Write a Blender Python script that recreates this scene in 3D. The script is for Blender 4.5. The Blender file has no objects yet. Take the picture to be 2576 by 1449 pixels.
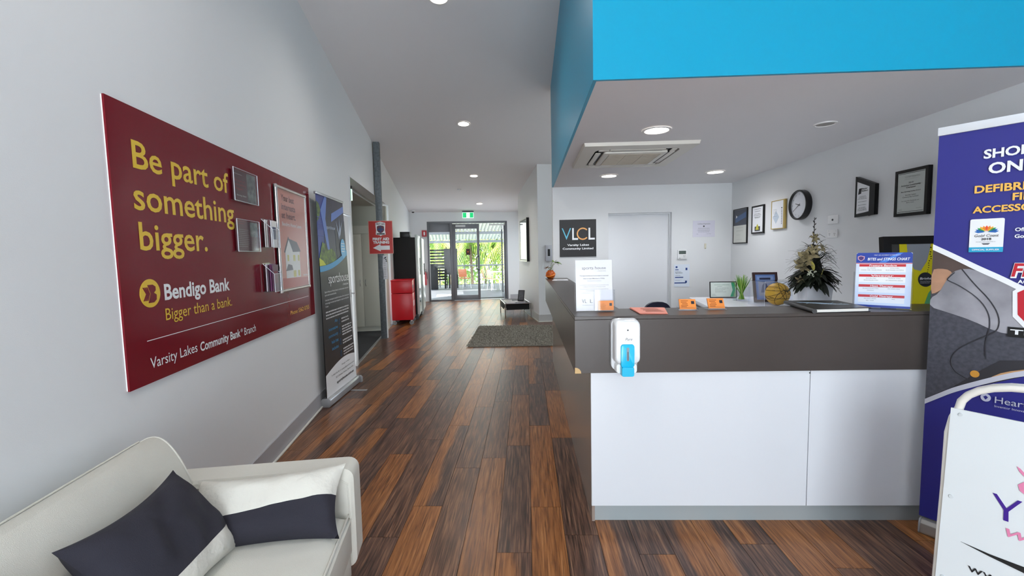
import bpy, bmesh, math, random
from mathutils import Vector, Matrix, Euler, noise
random.seed(7)
PI = math.pi
scene = bpy.context.scene
COL = scene.collection

# ------------------------------------------------------------------ camera
cam_d = bpy.data.cameras.new('camera'); cam = bpy.data.objects.new('camera', cam_d); COL.objects.link(cam)
F_PX, PITCH, ROLL, YAW = 1103.9, .07724, -.02045, .03456
cam_d.sensor_width = 36; cam_d.lens = F_PX/2576*36; cam_d.clip_start = .05; cam_d.clip_end = 200
def cam_rows():
    B = Matrix(((1,0,0),(0,0,-1),(0,1,0)))
    cy_, sy_ = math.cos(YAW), math.sin(YAW); cp, sp = math.cos(PITCH), math.sin(PITCH); cr, sr = math.cos(ROLL), math.sin(ROLL)
    Ry = Matrix(((cy_,0,sy_),(0,1,0),(-sy_,0,cy_))); Rp = Matrix(((1,0,0),(0,cp,-sp),(0,sp,cp))); Rr = Matrix(((cr,-sr,0),(sr,cr,0),(0,0,1)))
    return Rr @ Rp @ Ry @ B
_M = cam_rows()
cam.matrix_world = Matrix(((_M[0][0], -_M[1][0], -_M[2][0], 0), (_M[0][1], -_M[1][1], -_M[2][1], 0), (_M[0][2], -_M[1][2], -_M[2][2], 1.5), (0,0,0,1)))
scene.camera = cam

# ------------------------------------------------------------------ world, sun, light, exposure
def lin(c):
    if isinstance(c, str): c = tuple(int(c[i:i+2],16)/255 for i in (0,2,4))
    return tuple((x/12.92 if x <= .04045 else ((x+.055)/1.055)**2.4) for x in c)
world = bpy.data.worlds.new('sky'); scene.world = world; world.use_nodes = True
wn = world.node_tree.nodes; wn.clear()
wo = wn.new('ShaderNodeOutputWorld'); bg = wn.new('ShaderNodeBackground')
bg.inputs[0].default_value = (.80, .90, 1.0, 1); bg.inputs[1].default_value = 4.8
world.node_tree.links.new(bg.outputs[0], wo.inputs[0])
sun_d = bpy.data.lights.new('sun', 'SUN'); sun_d.energy = 14; sun_d.angle = .01; sun_d.color = (1,.95,.86)
sun = bpy.data.objects.new('sun', sun_d); COL.objects.link(sun); sun.rotation_euler = (math.radians(38), math.radians(-30), 0)
DA = .16571                                        # the corridor runs 9.5 degrees off the reception
def WA(a, b, z=0.0):
    return Vector((a*math.cos(DA)-b*math.sin(DA), a*math.sin(DA)+b*math.cos(DA), z))
def area(name, loc, size, size_y, energy, color, rot):
    d = bpy.data.lights.new(name, 'AREA'); d.shape = 'RECTANGLE'; d.size = size; d.size_y = size_y; d.energy = energy; d.color = color
    o = bpy.data.objects.new(name, d); COL.objects.link(o); o.location = loc; o.rotation_euler = rot; return o
# daylight pouring through the entrance glazing behind the camera, and through the far doors
area('entrance_daylight', (-.2, -3.62, 1.5), 3.4, 2.5, 215, (.88,.95,1), (math.radians(90), 0, 0))
area('deck_daylight', tuple(WA(.5, 15.2, 1.5)), 2.4, 2.2, 22, (.95,.98,1), (math.radians(-90), 0, DA))
LAMP_W = 15.0
scene.cycles.transparent_max_bounces = 32
scene.view_settings.view_transform = 'Standard'; scene.view_settings.look = 'None'
scene.view_settings.gamma = 1; scene.view_settings.use_curve_mapping = False
scene.view_settings.exposure = 0.42

# ------------------------------------------------------------------ materials
_mats = {}
def mat(name, col='cccccc', rough=.5, metal=0, bump=0, bscale=50, var=0, vscale=4, emit=0, spec=.5, coat=0, alpha=1, trans=0, two=None, stretch=None, fab=0):
    if name in _mats: return _mats[name]
    m = bpy.data.materials.new(name); _mats[name] = m; m.use_nodes = True
    nt = m.node_tree; N = nt.nodes; L = nt.links; b = N['Principled BSDF']
    c = lin(col) if isinstance(col, str) else col
    b.inputs['Base Color'].default_value = (*c,1); b.inputs['Roughness'].default_value = rough; b.inputs['Metallic'].default_value = metal
    b.inputs['Specular IOR Level'].default_value = spec; b.inputs['Coat Weight'].default_value = coat; b.inputs['Coat Roughness'].default_value = .05
    if emit: b.inputs['Emission Color'].default_value = (*c,1); b.inputs['Emission Strength'].default_value = emit
    if alpha < 1: b.inputs['Alpha'].default_value = alpha
    tc = None
    if var or bump:
        tc = N.new('ShaderNodeTexCoord'); src = tc.outputs['Object']
        if stretch:
            mp = N.new('ShaderNodeMapping'); mp.inputs['Scale'].default_value = stretch; L.new(src, mp.inputs[0]); src = mp.outputs[0]
    if var:
        nz = N.new('ShaderNodeTexNoise'); nz.inputs['Scale'].default_value = vscale; nz.inputs['Detail'].default_value = 5; L.new(src, nz.inputs['Vector'])
        rp = N.new('ShaderNodeValToRGB'); d = lin(two) if two else tuple(x*(1-var) for x in c)
        rp.color_ramp.elements[0].color = (*d,1); rp.color_ramp.elements[1].color = (*c,1)
        rp.color_ramp.elements[0].position = .35; rp.color_ramp.elements[1].position = .65
        L.new(nz.outputs['Fac'], rp.inputs[0]); L.new(rp.outputs[0], b.inputs['Base Color'])
    if bump:
        n2 = N.new('ShaderNodeTexNoise'); n2.inputs['Scale'].default_value = bscale; n2.inputs['Detail'].default_value = 3; L.new(src, n2.inputs['Vector'])
        bp = N.new('ShaderNodeBump'); bp.inputs['Strength'].default_value = bump; bp.inputs['Distance'].default_value = .01
        L.new(n2.outputs['Fac'], bp.inputs['Height']); L.new(bp.outputs[0], b.inputs['Normal'])
    return m
def glass_mat(name, tint=(1,1,1), refl=.12, rough=.02):
    if name in _mats: return _mats[name]
    m = bpy.data.materials.new(name); _mats[name] = m; m.use_nodes = True; nt = m.node_tree; N = nt.nodes; L = nt.links; N.clear()
    o = N.new('ShaderNodeOutputMaterial'); mx = N.new('ShaderNodeMixShader'); t = N.new('ShaderNodeBsdfTransparent'); g = N.new('ShaderNodeBsdfGlossy')
    t.inputs[0].default_value = (*tint,1); g.inputs['Roughness'].default_value = rough
    lw = N.new('ShaderNodeLayerWeight'); lw.inputs[0].default_value = .5
    pw = N.new('ShaderNodeMath'); pw.operation = 'POWER'; pw.inputs[1].default_value = 4.0; L.new(lw.outputs['Facing'], pw.inputs[0])
    mr = N.new('ShaderNodeMapRange'); mr.inputs[3].default_value = refl*.09; mr.inputs[4].default_value = min(.9, refl*5)
    L.new(pw.outputs[0], mr.inputs[0]); L.new(mr.outputs[0], mx.inputs[0]); L.new(t.outputs[0], mx.inputs[1]); L.new(g.outputs[0], mx.inputs[2]); L.new(mx.outputs[0], o.inputs[0])
    return m
def plank_mat():
    m = bpy.data.materials.new('timber_plank'); m.use_nodes = True; nt = m.node_tree; N = nt.nodes; L = nt.links; b = N['Principled BSDF']
    def new(t, **k):
        n = N.new(t)
        for a, v in k.items(): setattr(n, a, v)
        return n
    def mth(op, a, c, clamp=False):
        n = new('ShaderNodeMath', operation=op, use_clamp=clamp)
        for i, v in enumerate((a, c)):
            if isinstance(v, (int, float)): n.inputs[i].default_value = v
            else: L.new(v, n.inputs[i])
        return n.outputs[0]
    def ramp(f, stops):
        r = new('ShaderNodeValToRGB'); L.new(f, r.inputs[0]); e = r.color_ramp.elements
        e[0].position, e[1].position = stops[0][0], stops[-1][0]; e[0].color = (*stops[0][1],1); e[1].color = (*stops[-1][1],1)
        for p, c in stops[1:-1]: x = e.new(p); x.color = (*c,1)
        return r.outputs[0]
    tc = new('ShaderNodeTexCoord'); tone = new('ShaderNodeAttribute', attribute_type='OBJECT', attribute_name='tone'); seed = new('ShaderNodeAttribute', attribute_type='OBJECT', attribute_name='seed')
    split = new('ShaderNodeAttribute', attribute_type='OBJECT', attribute_name='split')
    off = new('ShaderNodeVectorMath', operation='SCALE'); off.inputs[0].default_value = (3.1, 7.7, 1.3); L.new(seed.outputs['Fac'], off.inputs['Scale'])
    add = new('ShaderNodeVectorMath', operation='ADD'); L.new(tc.outputs['Object'], add.inputs[0]); L.new(off.outputs[0], add.inputs[1])
    def noise_(scale, sy, detail, dist=0):
        mp = new('ShaderNodeMapping'); mp.inputs['Scale'].default_value = (1, sy, 1); L.new(add.outputs[0], mp.inputs[0])
        n = new('ShaderNodeTexNoise'); n.inputs['Scale'].default_value = scale; n.inputs['Detail'].default_value = detail; n.inputs['Distortion'].default_value = dist; L.new(mp.outputs[0], n.inputs['Vector']); return n.outputs['Fac']
    wob = noise_(7, .35, 2)
    # cathedral figure: rings of a low-frequency field
    ring0 = mth('PINGPONG', mth('MULTIPLY', noise_(4.2, .085, 2.5, .35), 12), .5); ring = mth('MULTIPLY', mth('POWER', mth('MULTIPLY', ring0, 2), .6), .5)
    fine = noise_(110, .04, 7, .2)
    pore = noise_(170, .035, 4, .2)
    fig = mth('ADD', mth('MULTIPLY', ring, .26), mth('MULTIPLY', fine, .84))
    dark = ramp(fig, [(.36, lin('35231b')), (.52, lin('5c4033')), (.72, lin('8d6950'))])
    orange = ramp(fig, [(.36, lin('6e4220')), (.54, lin('965f31')), (.74, lin('b68050'))])
    # heartwood / sapwood boundary runs along the board
    sx = new('ShaderNodeSeparateXYZ'); L.new(tc.outputs['Object'], sx.inputs[0])
    pos = mth('ADD', mth('MULTIPLY', sx.outputs[0], 9.0), mth('MULTIPLY', mth('SUBTRACT', wob, .5), 1.6))
    side = mth('MULTIPLY', mth('ADD', pos, .2), 3.0, True)
    tonal = mth('ADD', mth('MULTIPLY', tone.outputs['Fac'], mth('SUBTRACT', 1, split.outputs['Fac'])), mth('MULTIPLY', side, split.outputs['Fac']), True)
    mx = new('ShaderNodeMix', data_type='RGBA'); L.new(tonal, mx.inputs['Factor']); L.new(dark, mx.inputs['A']); L.new(orange, mx.inputs['B'])
    pr = ramp(pore, [(.33, (.25,.2,.18)), (.43, (1,1,1))])
    mu = new('ShaderNodeMix', data_type='RGBA', blend_type='MULTIPLY'); mu.inputs['Factor'].default_value = .7; L.new(mx.outputs['Result'], mu.inputs['A']); L.new(pr, mu.inputs['B'])
    L.new(mu.outputs['Result'], b.inputs['Base Color'])
    rr = new('ShaderNodeMapRange'); rr.inputs[3].default_value = .24; rr.inputs[4].default_value = .40; L.new(fine, rr.inputs[0]); L.new(rr.outputs[0], b.inputs['Roughness'])
    bp = new('ShaderNodeBump'); bp.inputs['Strength'].default_value = .25; bp.inputs['Distance'].default_value = .002; L.new(fine, bp.inputs['Height']); L.new(bp.outputs[0], b.inputs['Normal'])
    b.inputs['Specular IOR Level'].default_value = .5
    return m
WHITE = mat('wall_paint', 'e3e5e6', .55, bump=.05, bscale=260)
CEIL = mat('ceiling_paint', 'e9e7e8', .7, bump=.05, bscale=200)
BLUE = mat('cyan_paint', '0098be', .33, spec=.3, bump=.03, bscale=200)
GREY = mat('grey_skirting', 'a9a9ad', .35)
BEAD = mat('pale_bead', 'd9d8d0', .4)
SLAB = mat('slab', '15100d', .8)
PLANK = plank_mat()
BROWN = mat('brown_laminate', '3f3733', .36, var=.12, vscale=3, bump=.04, bscale=30, spec=.5)
BROWN2 = mat('glossy_brown_laminate', '94857b', .2, spec=.6, var=.05, vscale=2)
PANELW = mat('white_laminate', 'd3d6db', .22)
KICK = mat('aluminium_kick', 'a3abad', .45, metal=.25)
BLACK = mat('black_plastic', '0d0d0f', .4)
BLACKM = mat('black_matt', '0a0a0b', .7)
W_ = mat('white_plastic', 'eceded', .3)
PAPER = mat('paper', 'dedfe4', .6)
CREAM = mat('cream_cabinet', 'dfe0d2', .4)
CHROME = mat('chrome', 'd8d8dc', .12, metal=1)
ALU = mat('brushed_aluminium', 'b4b6b9', .35, metal=.85)
FRAME_AL = mat('grey_door_frame', '73757a', .4, metal=.3)
GALV = mat('galvanised_steel', '737a7e', .5, metal=.35, var=.3, vscale=25, bump=.1, bscale=60)
RED = mat('red_enamel', 'cf1022', .35)
GLASS = glass_mat('clear_glass', refl=.06)
ACRYL = glass_mat('acrylic', (.97,.98,1), .22, .03)
def flat(name, col, rough=.5, **k): return mat(name, col, rough, **k)
YEL = flat('yellow_print','e6c13c',.3); WPR = flat('white_print','eef0f2',.3); BPR = flat('black_print','16161a',.5); GPR = flat('grey_print','6a6c72',.5)

# ------------------------------------------------------------------ mesh helpers
class MB:
    def __init__(s): s.v = []; s.f = []; s.mi = []
    def add(s, vs, fs, mi=0):
        o = len(s.v); s.v += [tuple(v) for v in vs]; s.f += [tuple(i+o for i in f) for f in fs]; s.mi += [mi]*len(fs); return s
    def box(s, x0, x1, y0, y1, z0, z1, mi=0):
        x0, x1 = sorted((x0,x1)); y0, y1 = sorted((y0,y1)); z0, z1 = sorted((z0,z1))
        return s.add([(x0,y0,z0),(x1,y0,z0),(x1,y1,z0),(x0,y1,z0),(x0,y0,z1),(x1,y0,z1),(x1,y1,z1),(x0,y1,z1)],
                     [(0,3,2,1),(4,5,6,7),(0,1,5,4),(1,2,6,5),(2,3,7,6),(3,0,4,7)], mi)
    def prism(s, poly, a0, a1, axis='z', mi=0):
        """poly in the two other axes (x,y for z; x,z for y; y,z for x)"""
        A = sum(poly[i][0]*poly[(i+1)%len(poly)][1]-poly[(i+1)%len(poly)][0]*poly[i][1] for i in range(len(poly)))
        if A < 0: poly = poly[::-1]
        mk = {'z': lambda p,a:(p[0],p[1],a), 'y': lambda p,a:(p[0],a,p[1]), 'x': lambda p,a:(a,p[0],p[1])}[axis]
        n = len(poly); vs = [mk(p,a0) for p in poly]+[mk(p,a1) for p in poly]
        fs = [tuple(range(n))[::-1], tuple(range(n,2*n))]+[(i,(i+1)%n,n+(i+1)%n,n+i) for i in range(n)]
        flip = (a1 < a0) != (axis == 'y')
        return s.add(vs, [f[::-1] for f in fs] if flip else fs, mi)
    def tube(s, pts, r, seg=8, cap=True, mi=0):
        pts = [Vector(p) for p in pts]; n = len(pts); rs = r if isinstance(r,(list,tuple)) else [r]*n
        t0 = (pts[1]-pts[0]).normalized(); up = Vector((0,0,1)) if abs(t0.z) < .9 else Vector((1,0,0)); u = t0.cross(up).normalized(); vs = []
        for i,p in enumerate(pts):
            t = ((pts[i+1]-p) if i < n-1 else (p-pts[i-1])).normalized()
            if 0 < i < n-1: t = ((pts[i+1]-p).normalized()+(p-pts[i-1]).normalized()).normalized()
            u = (u-t*u.dot(t)).normalized(); w = t.cross(u)
            for k in range(seg): a = 2*PI*k/seg; vs.append(p+(u*math.cos(a)+w*math.sin(a))*rs[i])
        fs = [(i*seg+k, i*seg+(k+1)%seg, (i+1)*seg+(k+1)%seg, (i+1)*seg+k) for i in range(n-1) for k in range(seg)]
        if cap: fs += [tuple(range(seg))[::-1], tuple((n-1)*seg+k for k in range(seg))]
        return s.add(vs, fs, mi)
    def lathe(s, prof, c=(0,0,0), seg=24, mi=0, axis='z', cap=True):
        vs = []
        for r,h in prof:
            for k in range(seg):
                a = 2*PI*k/seg
                p = (r*math.cos(a), r*math.sin(a), h) if axis == 'z' else (r*math.cos(a), h, r*math.sin(a))
                vs.append((c[0]+p[0], c[1]+p[1], c[2]+p[2]))
        n = len(prof); fs = [(i*seg+k, i*seg+(k+1)%seg, (i+1)*seg+(k+1)%seg, (i+1)*seg+k) for i in range(n-1) for k in range(seg)]
        if cap and prof[0][0] > 1e-5: fs.append(tuple(range(seg))[::-1])
        if cap and prof[-1][0] > 1e-5: fs.append(tuple((n-1)*seg+k for k in range(seg)))
        if axis == 'y': fs = [f[::-1] for f in fs]
        return s.add(vs, fs, mi)
    def build(s, name, m, parent=None, bevel=0, smooth=False, seg=2, sub=0, fixn=False):
        me = bpy.data.meshes.new(name); me.from_pydata(s.v, [], s.f); 
        for mm in (m if isinstance(m,(list,tuple)) else [m]): me.materials.append(mm)
        me.polygons.foreach_set('material_index', s.mi); me.update()
        if bevel or fixn:
            bm = bmesh.new(); bm.from_mesh(me)
            if fixn: bmesh.ops.remove_doubles(bm, verts=bm.verts, dist=1e-5); bmesh.ops.recalc_face_normals(bm, faces=bm.faces)
            if bevel: bmesh.ops.bevel(bm, geom=[e for e in bm.edges if len(e.link_faces)==2 and e.calc_face_angle(0) > .6], offset=bevel, segments=seg, profile=.5, affect='EDGES', clamp_overlap=True)
            bm.to_mesh(me); bm.free()
        if smooth or bevel: me.polygons.foreach_set('use_smooth', [True]*len(me.polygons)); me.set_sharp_from_angle(angle=math.radians(40 if not sub else 180))
        o = bpy.data.objects.new(name, me); COL.objects.link(o)
        if parent: o.parent = parent
        if sub: sd = o.modifiers.new('smooth','SUBSURF'); sd.levels = sub; sd.render_levels = sub
        return o
def B(*a, **k): return MB().box(*a, **k)
def tag(o, label=None, cat=None, group=None, kind=None):
    if label: o['label'] = label
    if cat: o['category'] = cat
    if group: o['group'] = group
    if kind: o['kind'] = kind
    return o
def thing(name, label, cat, loc=(0,0,0), rotz=0, group=None, tilt=0):
    o = bpy.data.objects.new(name, None); o.empty_display_size = .1; COL.objects.link(o); o.location = loc; o.rotation_euler = (tilt,0,rotz)
    return tag(o, label, cat, group)
def struct(name, mb, m, rotz=0, **k):
    o = mb.build(name, m, **k); o.rotation_euler = (0,0,rotz); o['kind'] = 'structure'
    return o
def copy_tree(o, parent=None):
    c = o.copy(); COL.objects.link(c); c.parent = parent
    for ch in [x for x in bpy.data.objects if x.parent == o]: copy_tree(ch, c)
    return c
def plane_at(p, y):  # a thin flat shape facing -y
    return p
def sheet(parent, name, poly, y, m, t=.0012):
    return MB().prism(poly, y, y+t, 'y').build(name, m, parent)
def rect(x0,x1,z0,z1): return [(x0,z0),(x1,z0),(x1,z1),(x0,z1)]
def circ(cx,cz,rx,rz=None,n=24,a0=0,a1=2*PI):
    rz = rz or rx; full = abs(a1-a0-2*PI) < 1e-6
    return [(cx+rx*math.cos(a0+(a1-a0)*i/(n if full else n-1)), cz+rz*math.sin(a0+(a1-a0)*i/(n if full else n-1))) for i in range(n)]
def rrect(x0,x1,z0,z1,r,n=5):
    o = []
    for cx,cz,a in ((x1-r,z1-r,0),(x0+r,z1-r,PI/2),(x0+r,z0+r,PI),(x1-r,z0+r,1.5*PI)):
        o += [(cx+r*math.cos(a+PI/2*i/n), cz+r*math.sin(a+PI/2*i/n)) for i in range(n+1)]
    return o
_fc = {}
def text_mesh(s, bold, res=3):
    cu = bpy.data.curves.new('t','FONT'); cu.body = s; cu.size = 1; cu.offset = bold; cu.resolution_u = res; cu.fill_mode = 'FRONT'
    o = bpy.data.objects.new('t', cu); COL.objects.link(o); dg = bpy.context.evaluated_depsgraph_get()
    me = bpy.data.meshes.new_from_object(o.evaluated_get(dg)); bpy.data.objects.remove(o); bpy.data.curves.remove(cu); return me
def caph(bold):
    if bold not in _fc:
        me = text_mesh('H', bold); _fc[bold] = max(v.co.y for v in me.vertices); bpy.data.meshes.remove(me)
    return _fc[bold]
def text(parent, s, x0, x1, z, h, m, y=-.0022, bold=0, name='lettering', shear=0, align='l'):
    """flat printed lettering; x0..x1 is its width (x1 None = natural), z its baseline, h the capital height"""
    me = text_mesh(s, bold); H = caph(bold); xs = [v.co.x for v in me.vertices]
    if not xs: return None
    a, b_ = min(xs), max(xs); sz = h/H; sx = (x1-x0)/(b_-a) if x1 is not None else sz
    w = (b_-a)*sx; ox = x0 if align == 'l' or x1 is not None else x0-w/2
    for v in me.vertices:
        X, Z = v.co.x, v.co.y; v.co = (ox+(X-a)*sx+shear*Z*sz, y, z+Z*sz)
    bm = bmesh.new(); bm.from_mesh(me); bmesh.ops.recalc_face_normals(bm, faces=bm.faces)
    for f in bm.faces:
        if f.normal.y > 0: f.normal_flip()
    bm.to_mesh(me); bm.free()
    me.name = name; me.materials.clear(); me.materials.append(m)
    o = bpy.data.objects.new(name, me); COL.objects.link(o); o.parent = parent; return o
def bars(parent, x0, x1, zs, h, m, y=-.0022, rng=None, ragged=True, center=False, name='text_line'):
    """rows of small print too small to read"""
    rng = rng or random.Random(int(abs(x0*999)+abs(zs[0]*777)+len(zs)))
    b = MB()
    for z in zs:
        e = x1-(rng.random()*.35*(x1-x0) if ragged else 0); x = x0+((x1-e)/2 if center else 0); e = e if not center else x1-(x1-e)/2
        while x < e-h:
            for _ in range(rng.randint(2,8)):
                if x >= e-h: break
                w = h*(.35+.3*rng.random()); b.add([(x,y,z),(x+w,y,z),(x+w,y,z+h*(.7+.3*rng.random())),(x,y,z+h*(.7+.3*rng.random()))],[(0,1,2,3)]); x += w+h*.22
            x += h*.6
    return b.build(name, m, parent)
def smoothgrid(fn, nu, nv, closed_u=False):
    vs = [fn(i/(nu if closed_u else nu-1), j/(nv-1)) for j in range(nv) for i in range(nu)]
    fs = []
    for j in range(nv-1):
        for i in range(nu if closed_u else nu-1):
            i2 = (i+1) % nu; fs.append((j*nu+i, j*nu+i2, (j+1)*nu+i2, (j+1)*nu+i))
    return vs, fs

# ------------------------------------------------------------------ the setting
def ceil_z(x, y): return 4.342+.013*x-.098*y
# floor: slab and individual planks
fl = struct('floor', MB().prism([(-6.5,-3.5),(3.6,-3.5),(3.6,16.5),(-6.5,16.5)], -.08, -.006, 'z'), SLAB)
ca, sa = math.cos(DA), math.sin(DA)
def clip(poly, nx, ny, c):          # keep nx*x+ny*y >= c
    out = []
    for i in range(len(poly)):
        p, q = poly[i], poly[(i+1)%len(poly)]; dp, dq = nx*p[0]+ny*p[1]-c, nx*q[0]+ny*q[1]-c
        if dp >= 0: out.append(p)
        if (dp >= 0) != (dq >= 0): t = dp/(dp-dq); out.append((p[0]+t*(q[0]-p[0]), p[1]+t*(q[1]-p[1])))
    return out
PW, PL = .1775, 1.24
OFF = {0:2.50, 1:2.24, -1:2.10, -2:1.89, -3:2.98, -4:2.51, -5:2.22, -6:1.96, -7:2.70, -8:2.46, 2:1.62, 3:2.09, 4:1.70, 5:1.25, 6:2.17, 7:1.5, 8:2.0, 9:1.3, 10:1.8, 11:2.2}
TONE = {(0,2.50):(1,0),(0,1.26):(1,0),(1,3.48):(1,0),(1,2.24):(0,0),(1,4.72):(.1,0),(-2,1.89):(.75,0),(-2,3.13):(.15,0),(-4,3.75):(.95,0),(-4,2.51):(0,-1),(-7,3.94):(.95,0),(-6,1.96):(.9,0),
        (-8,4.94):(.9,0),(-8,2.46):(0,1),(-8,3.7):(0,0),(-3,5.46):(.8,0),(-3,1.74):(.2,0),(-3,2.98):(.15,0),(-1,2.10):(0,0),(-5,2.22):(.1,0),(-6,3.2):(.05,0),(2,1.62):(0,-1),(3,.85):(0,1),(4,1.70):(0,1),(5,1.25):(0,-1),
        (6,.93):(.1,0),(7,1.5):(1,0),(8,2.0):(.9,0),(8,.76):(.2,0),(9,1.3):(.1,0),(-7,2.70):(0,0),(-5,3.46):(.1,0),(-1,.86):(0,-1)}
cand = []
rp = random.Random(3)
for k in range(-24, 17):
    x0, x1 = k*PW, (k+1)*PW; o = OFF.get(k, 1.3+rp.random()*1.24)
    y = o
    while y > .6: y -= PL
    while y < 15:
        y1 = y+PL; gp = .0012
        poly = [(x0+gp,max(y,.7)+gp),(x1-gp,max(y,.7)+gp),(x1-gp,y1-gp),(x0+gp,y1-gp)]
        poly = clip(poly, ca, sa, -1.37)                    # left wall
        poly = clip(poly, sa, -ca, -14.6) if poly else poly # end wall
        if poly: poly = clip(poly, -1, 0, -2.79)
        if len(poly) >= 3:
            cxp = sum(p[0] for p in poly)/len(poly); cyp = sum(p[1] for p in poly)/len(poly)
            A_ = abs(sum(poly[i][0]*poly[(i+1)%len(poly)][1]-poly[(i+1)%len(poly)][0]*poly[i][1] for i in range(len(poly))))/2
            ymn = min(p[1] for p in poly); hid = (cxp > .5 and 2.6 < ymn and cyp < 6.1) or (cxp > .75 and cyp > 6.2) or A_ < .004
            key = min(((abs(y-b_)+ (0 if a_ == k else 9)), (a_,b_)) for a_,b_ in TONE)
            if key[0] < .06: tn, sp = TONE[key[1]]
            else:
                r_ = rp.random(); tn, sp = (1,0) if r_ < .2 else ((.55,0) if r_ < .34 else ((0,0) if r_ < .72 else ((.0,1) if r_ < .86 else (0,-1))))
            if not hid: cand.append((A_/max(cyp,1)**3 if cyp > 0 else 0, poly, tn, sp, rp.random()*40, (x0+x1)/2, (y+y1)/2))
        y = y1
cand.sort(key=lambda c: -c[0])
rest = MB()
for i,(a_, poly, tn, sp, sd, cxp, cyp) in enumerate(cand):
    if i < 296:
        o = MB().prism([(p[0]-cxp, p[1]-cyp) for p in poly], -.006, 0, 'z').build('floor_plank', PLANK, fl)
        o.location = (cxp, cyp, 0); o['tone'] = float(tn); o['split'] = float(abs(sp)); o['seed'] = float(sd)
        if sp < 0: o.scale.x = -1; o.data.transform(Matrix.Scale(-1,4,(1,0,0))); 
    else: rest.prism(poly, -.006, 0, 'z')
if rest.v:
    o = rest.build('distant_planks', PLANK, fl); o['kind'] = 'stuff'; o['tone'] = .3; o['split'] = .0; o['seed'] = 4.0
# planks under the camera and behind it, outside the frame
o = B(-1.36,2.79,-3.5,.7,-.006,0).build('near_boards', PLANK, fl); o['kind'] = 'stuff'; o['tone'] = .3; o['split'] = 0.0; o['seed'] = 2.0

H = 4.75
# left wall (corridor frame) with the flush door and the big opening
lw = MB(); lw.box(-1.57,-1.37,-3.6,5.33,0,H); lw.box(-1.57,-1.37,5.33,6.19,2.06,H); lw.box(-1.57,-1.37,6.19,6.27,0,H); lw.box(-1.57,-1.37,6.27,9.92,2.6,H); lw.box(-1.57,-1.37,9.92,14.8,0,H)
struct('wall_left', lw, WHITE, DA)
struct('wall_end', MB().box(-1.57,-.82,14.6,14.8,0,H).box(1.80,3.0,14.6,14.8,0,H).box(-.82,1.80,14.6,14.8,2.6,H), WHITE, DA)
struct('wall_corridor_right', MB().box(1.83,4.2,9.4,12.25,0,H), WHITE, DA)
struct('wall_far_alcove', MB().box(2.75,2.9,12.25,12.5,0,H).box(2.75,2.9,14.3,14.6,0,H).box(2.75,2.9,12.5,14.3,2.4,H), WHITE, DA)
w2 = struct('window_2', MB().box(2.78,2.86,12.5,12.56,0,2.4).box(2.78,2.86,14.24,14.3,0,2.4).box(2.78,2.86,12.56,14.24,2.34,2.4).box(2.78,2.86,12.56,14.24,0,.06).box(2.78,2.86,13.37,13.43,.06,2.34), FRAME_AL, DA)
B(2.82,2.826,12.56,13.37,.06,2.34).build('window_pane', GLASS, w2); B(2.82,2.826,13.43,14.24,.06,2.34).build('window_pane', GLASS, w2)
struct('wall_passage', B(3.6,3.75,6.2,10.2,0,H), WHITE)
struct('wall_right', B(2.8,2.95,-3.5,6.28,0,H), WHITE)
struct('wall_entrance', MB().box(-2.6,-1.9,-3.65,-3.5,0,H+.4).box(1.5,2.95,-3.65,-3.5,0,H+.4).box(-1.9,1.5,-3.65,-3.5,2.75,H+.4), WHITE)
wf = struct('window_1', MB().box(-1.9,1.5,-3.62,-3.54,2.68,2.75).box(-1.9,1.5,-3.62,-3.54,0,.06).box(-1.9,-1.83,-3.62,-3.54,0,2.7).box(1.43,1.5,-3.62,-3.54,0,2.7).box(-.24,-.16,-3.62,-3.54,0,2.7), FRAME_AL)
B(-1.83,-.24,-3.59,-3.585,.06,2.68).build('window_pane', GLASS, wf); B(-.16,1.43,-3.59,-3.585,.06,2.68).build('window_pane', GLASS, wf)
# office back wall with recessed white door
struct('wall_back', MB().box(.37,1.131,6.13,6.30,0,2.4).box(1.995,3.6,6.13,6.30,0,2.4).box(1.131,1.995,6.13,6.30,2.03,2.4).box(.37,3.6,6.14,6.30,2.4,H), WHITE)
dr = struct('door_1', B(1.134,1.992,6.235,6.275,.005,2.025), mat('door_white','e9ebee',.35), bevel=.002)
MB().box(1.131,1.145,6.20,6.235,0,2.03).box(1.981,1.995,6.20,6.235,0,2.03).box(1.145,1.981,6.20,6.235,2.01,2.03).build('door_stop', WHITE, dr)
# sloping main ceiling
cp_ = [tuple(WA(a,b))[:2] for a,b in ((-1.6,-4.6),(3.9,-4.6),(4.4,14.8),(-1.6,14.8))]
cm = MB(); vs = [(x,y,ceil_z(x,y)) for x,y in cp_]+[(x,y,ceil_z(x,y)+.12) for x,y in cp_]
cm.add(vs, [(3,2,1,0)[::-1] and (0,3,2,1),(4,5,6,7),(0,1,5,4),(1,2,6,5),(2,3,7,6),(3,0,4,7)])
struct('ceiling', cm, CEIL)
# dropped ceiling over the reception and its blue bulkhead
struct('ceiling_office', B(.385,2.80,2.41,6.13,2.4,2.46), CEIL)
struct('trim_1', B(.365,2.80,2.39,2.41,2.4,4.3), BLUE)
struct('trim_2', B(.365,.385,2.41,6.125,2.4,4.25), BLUE)
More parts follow.
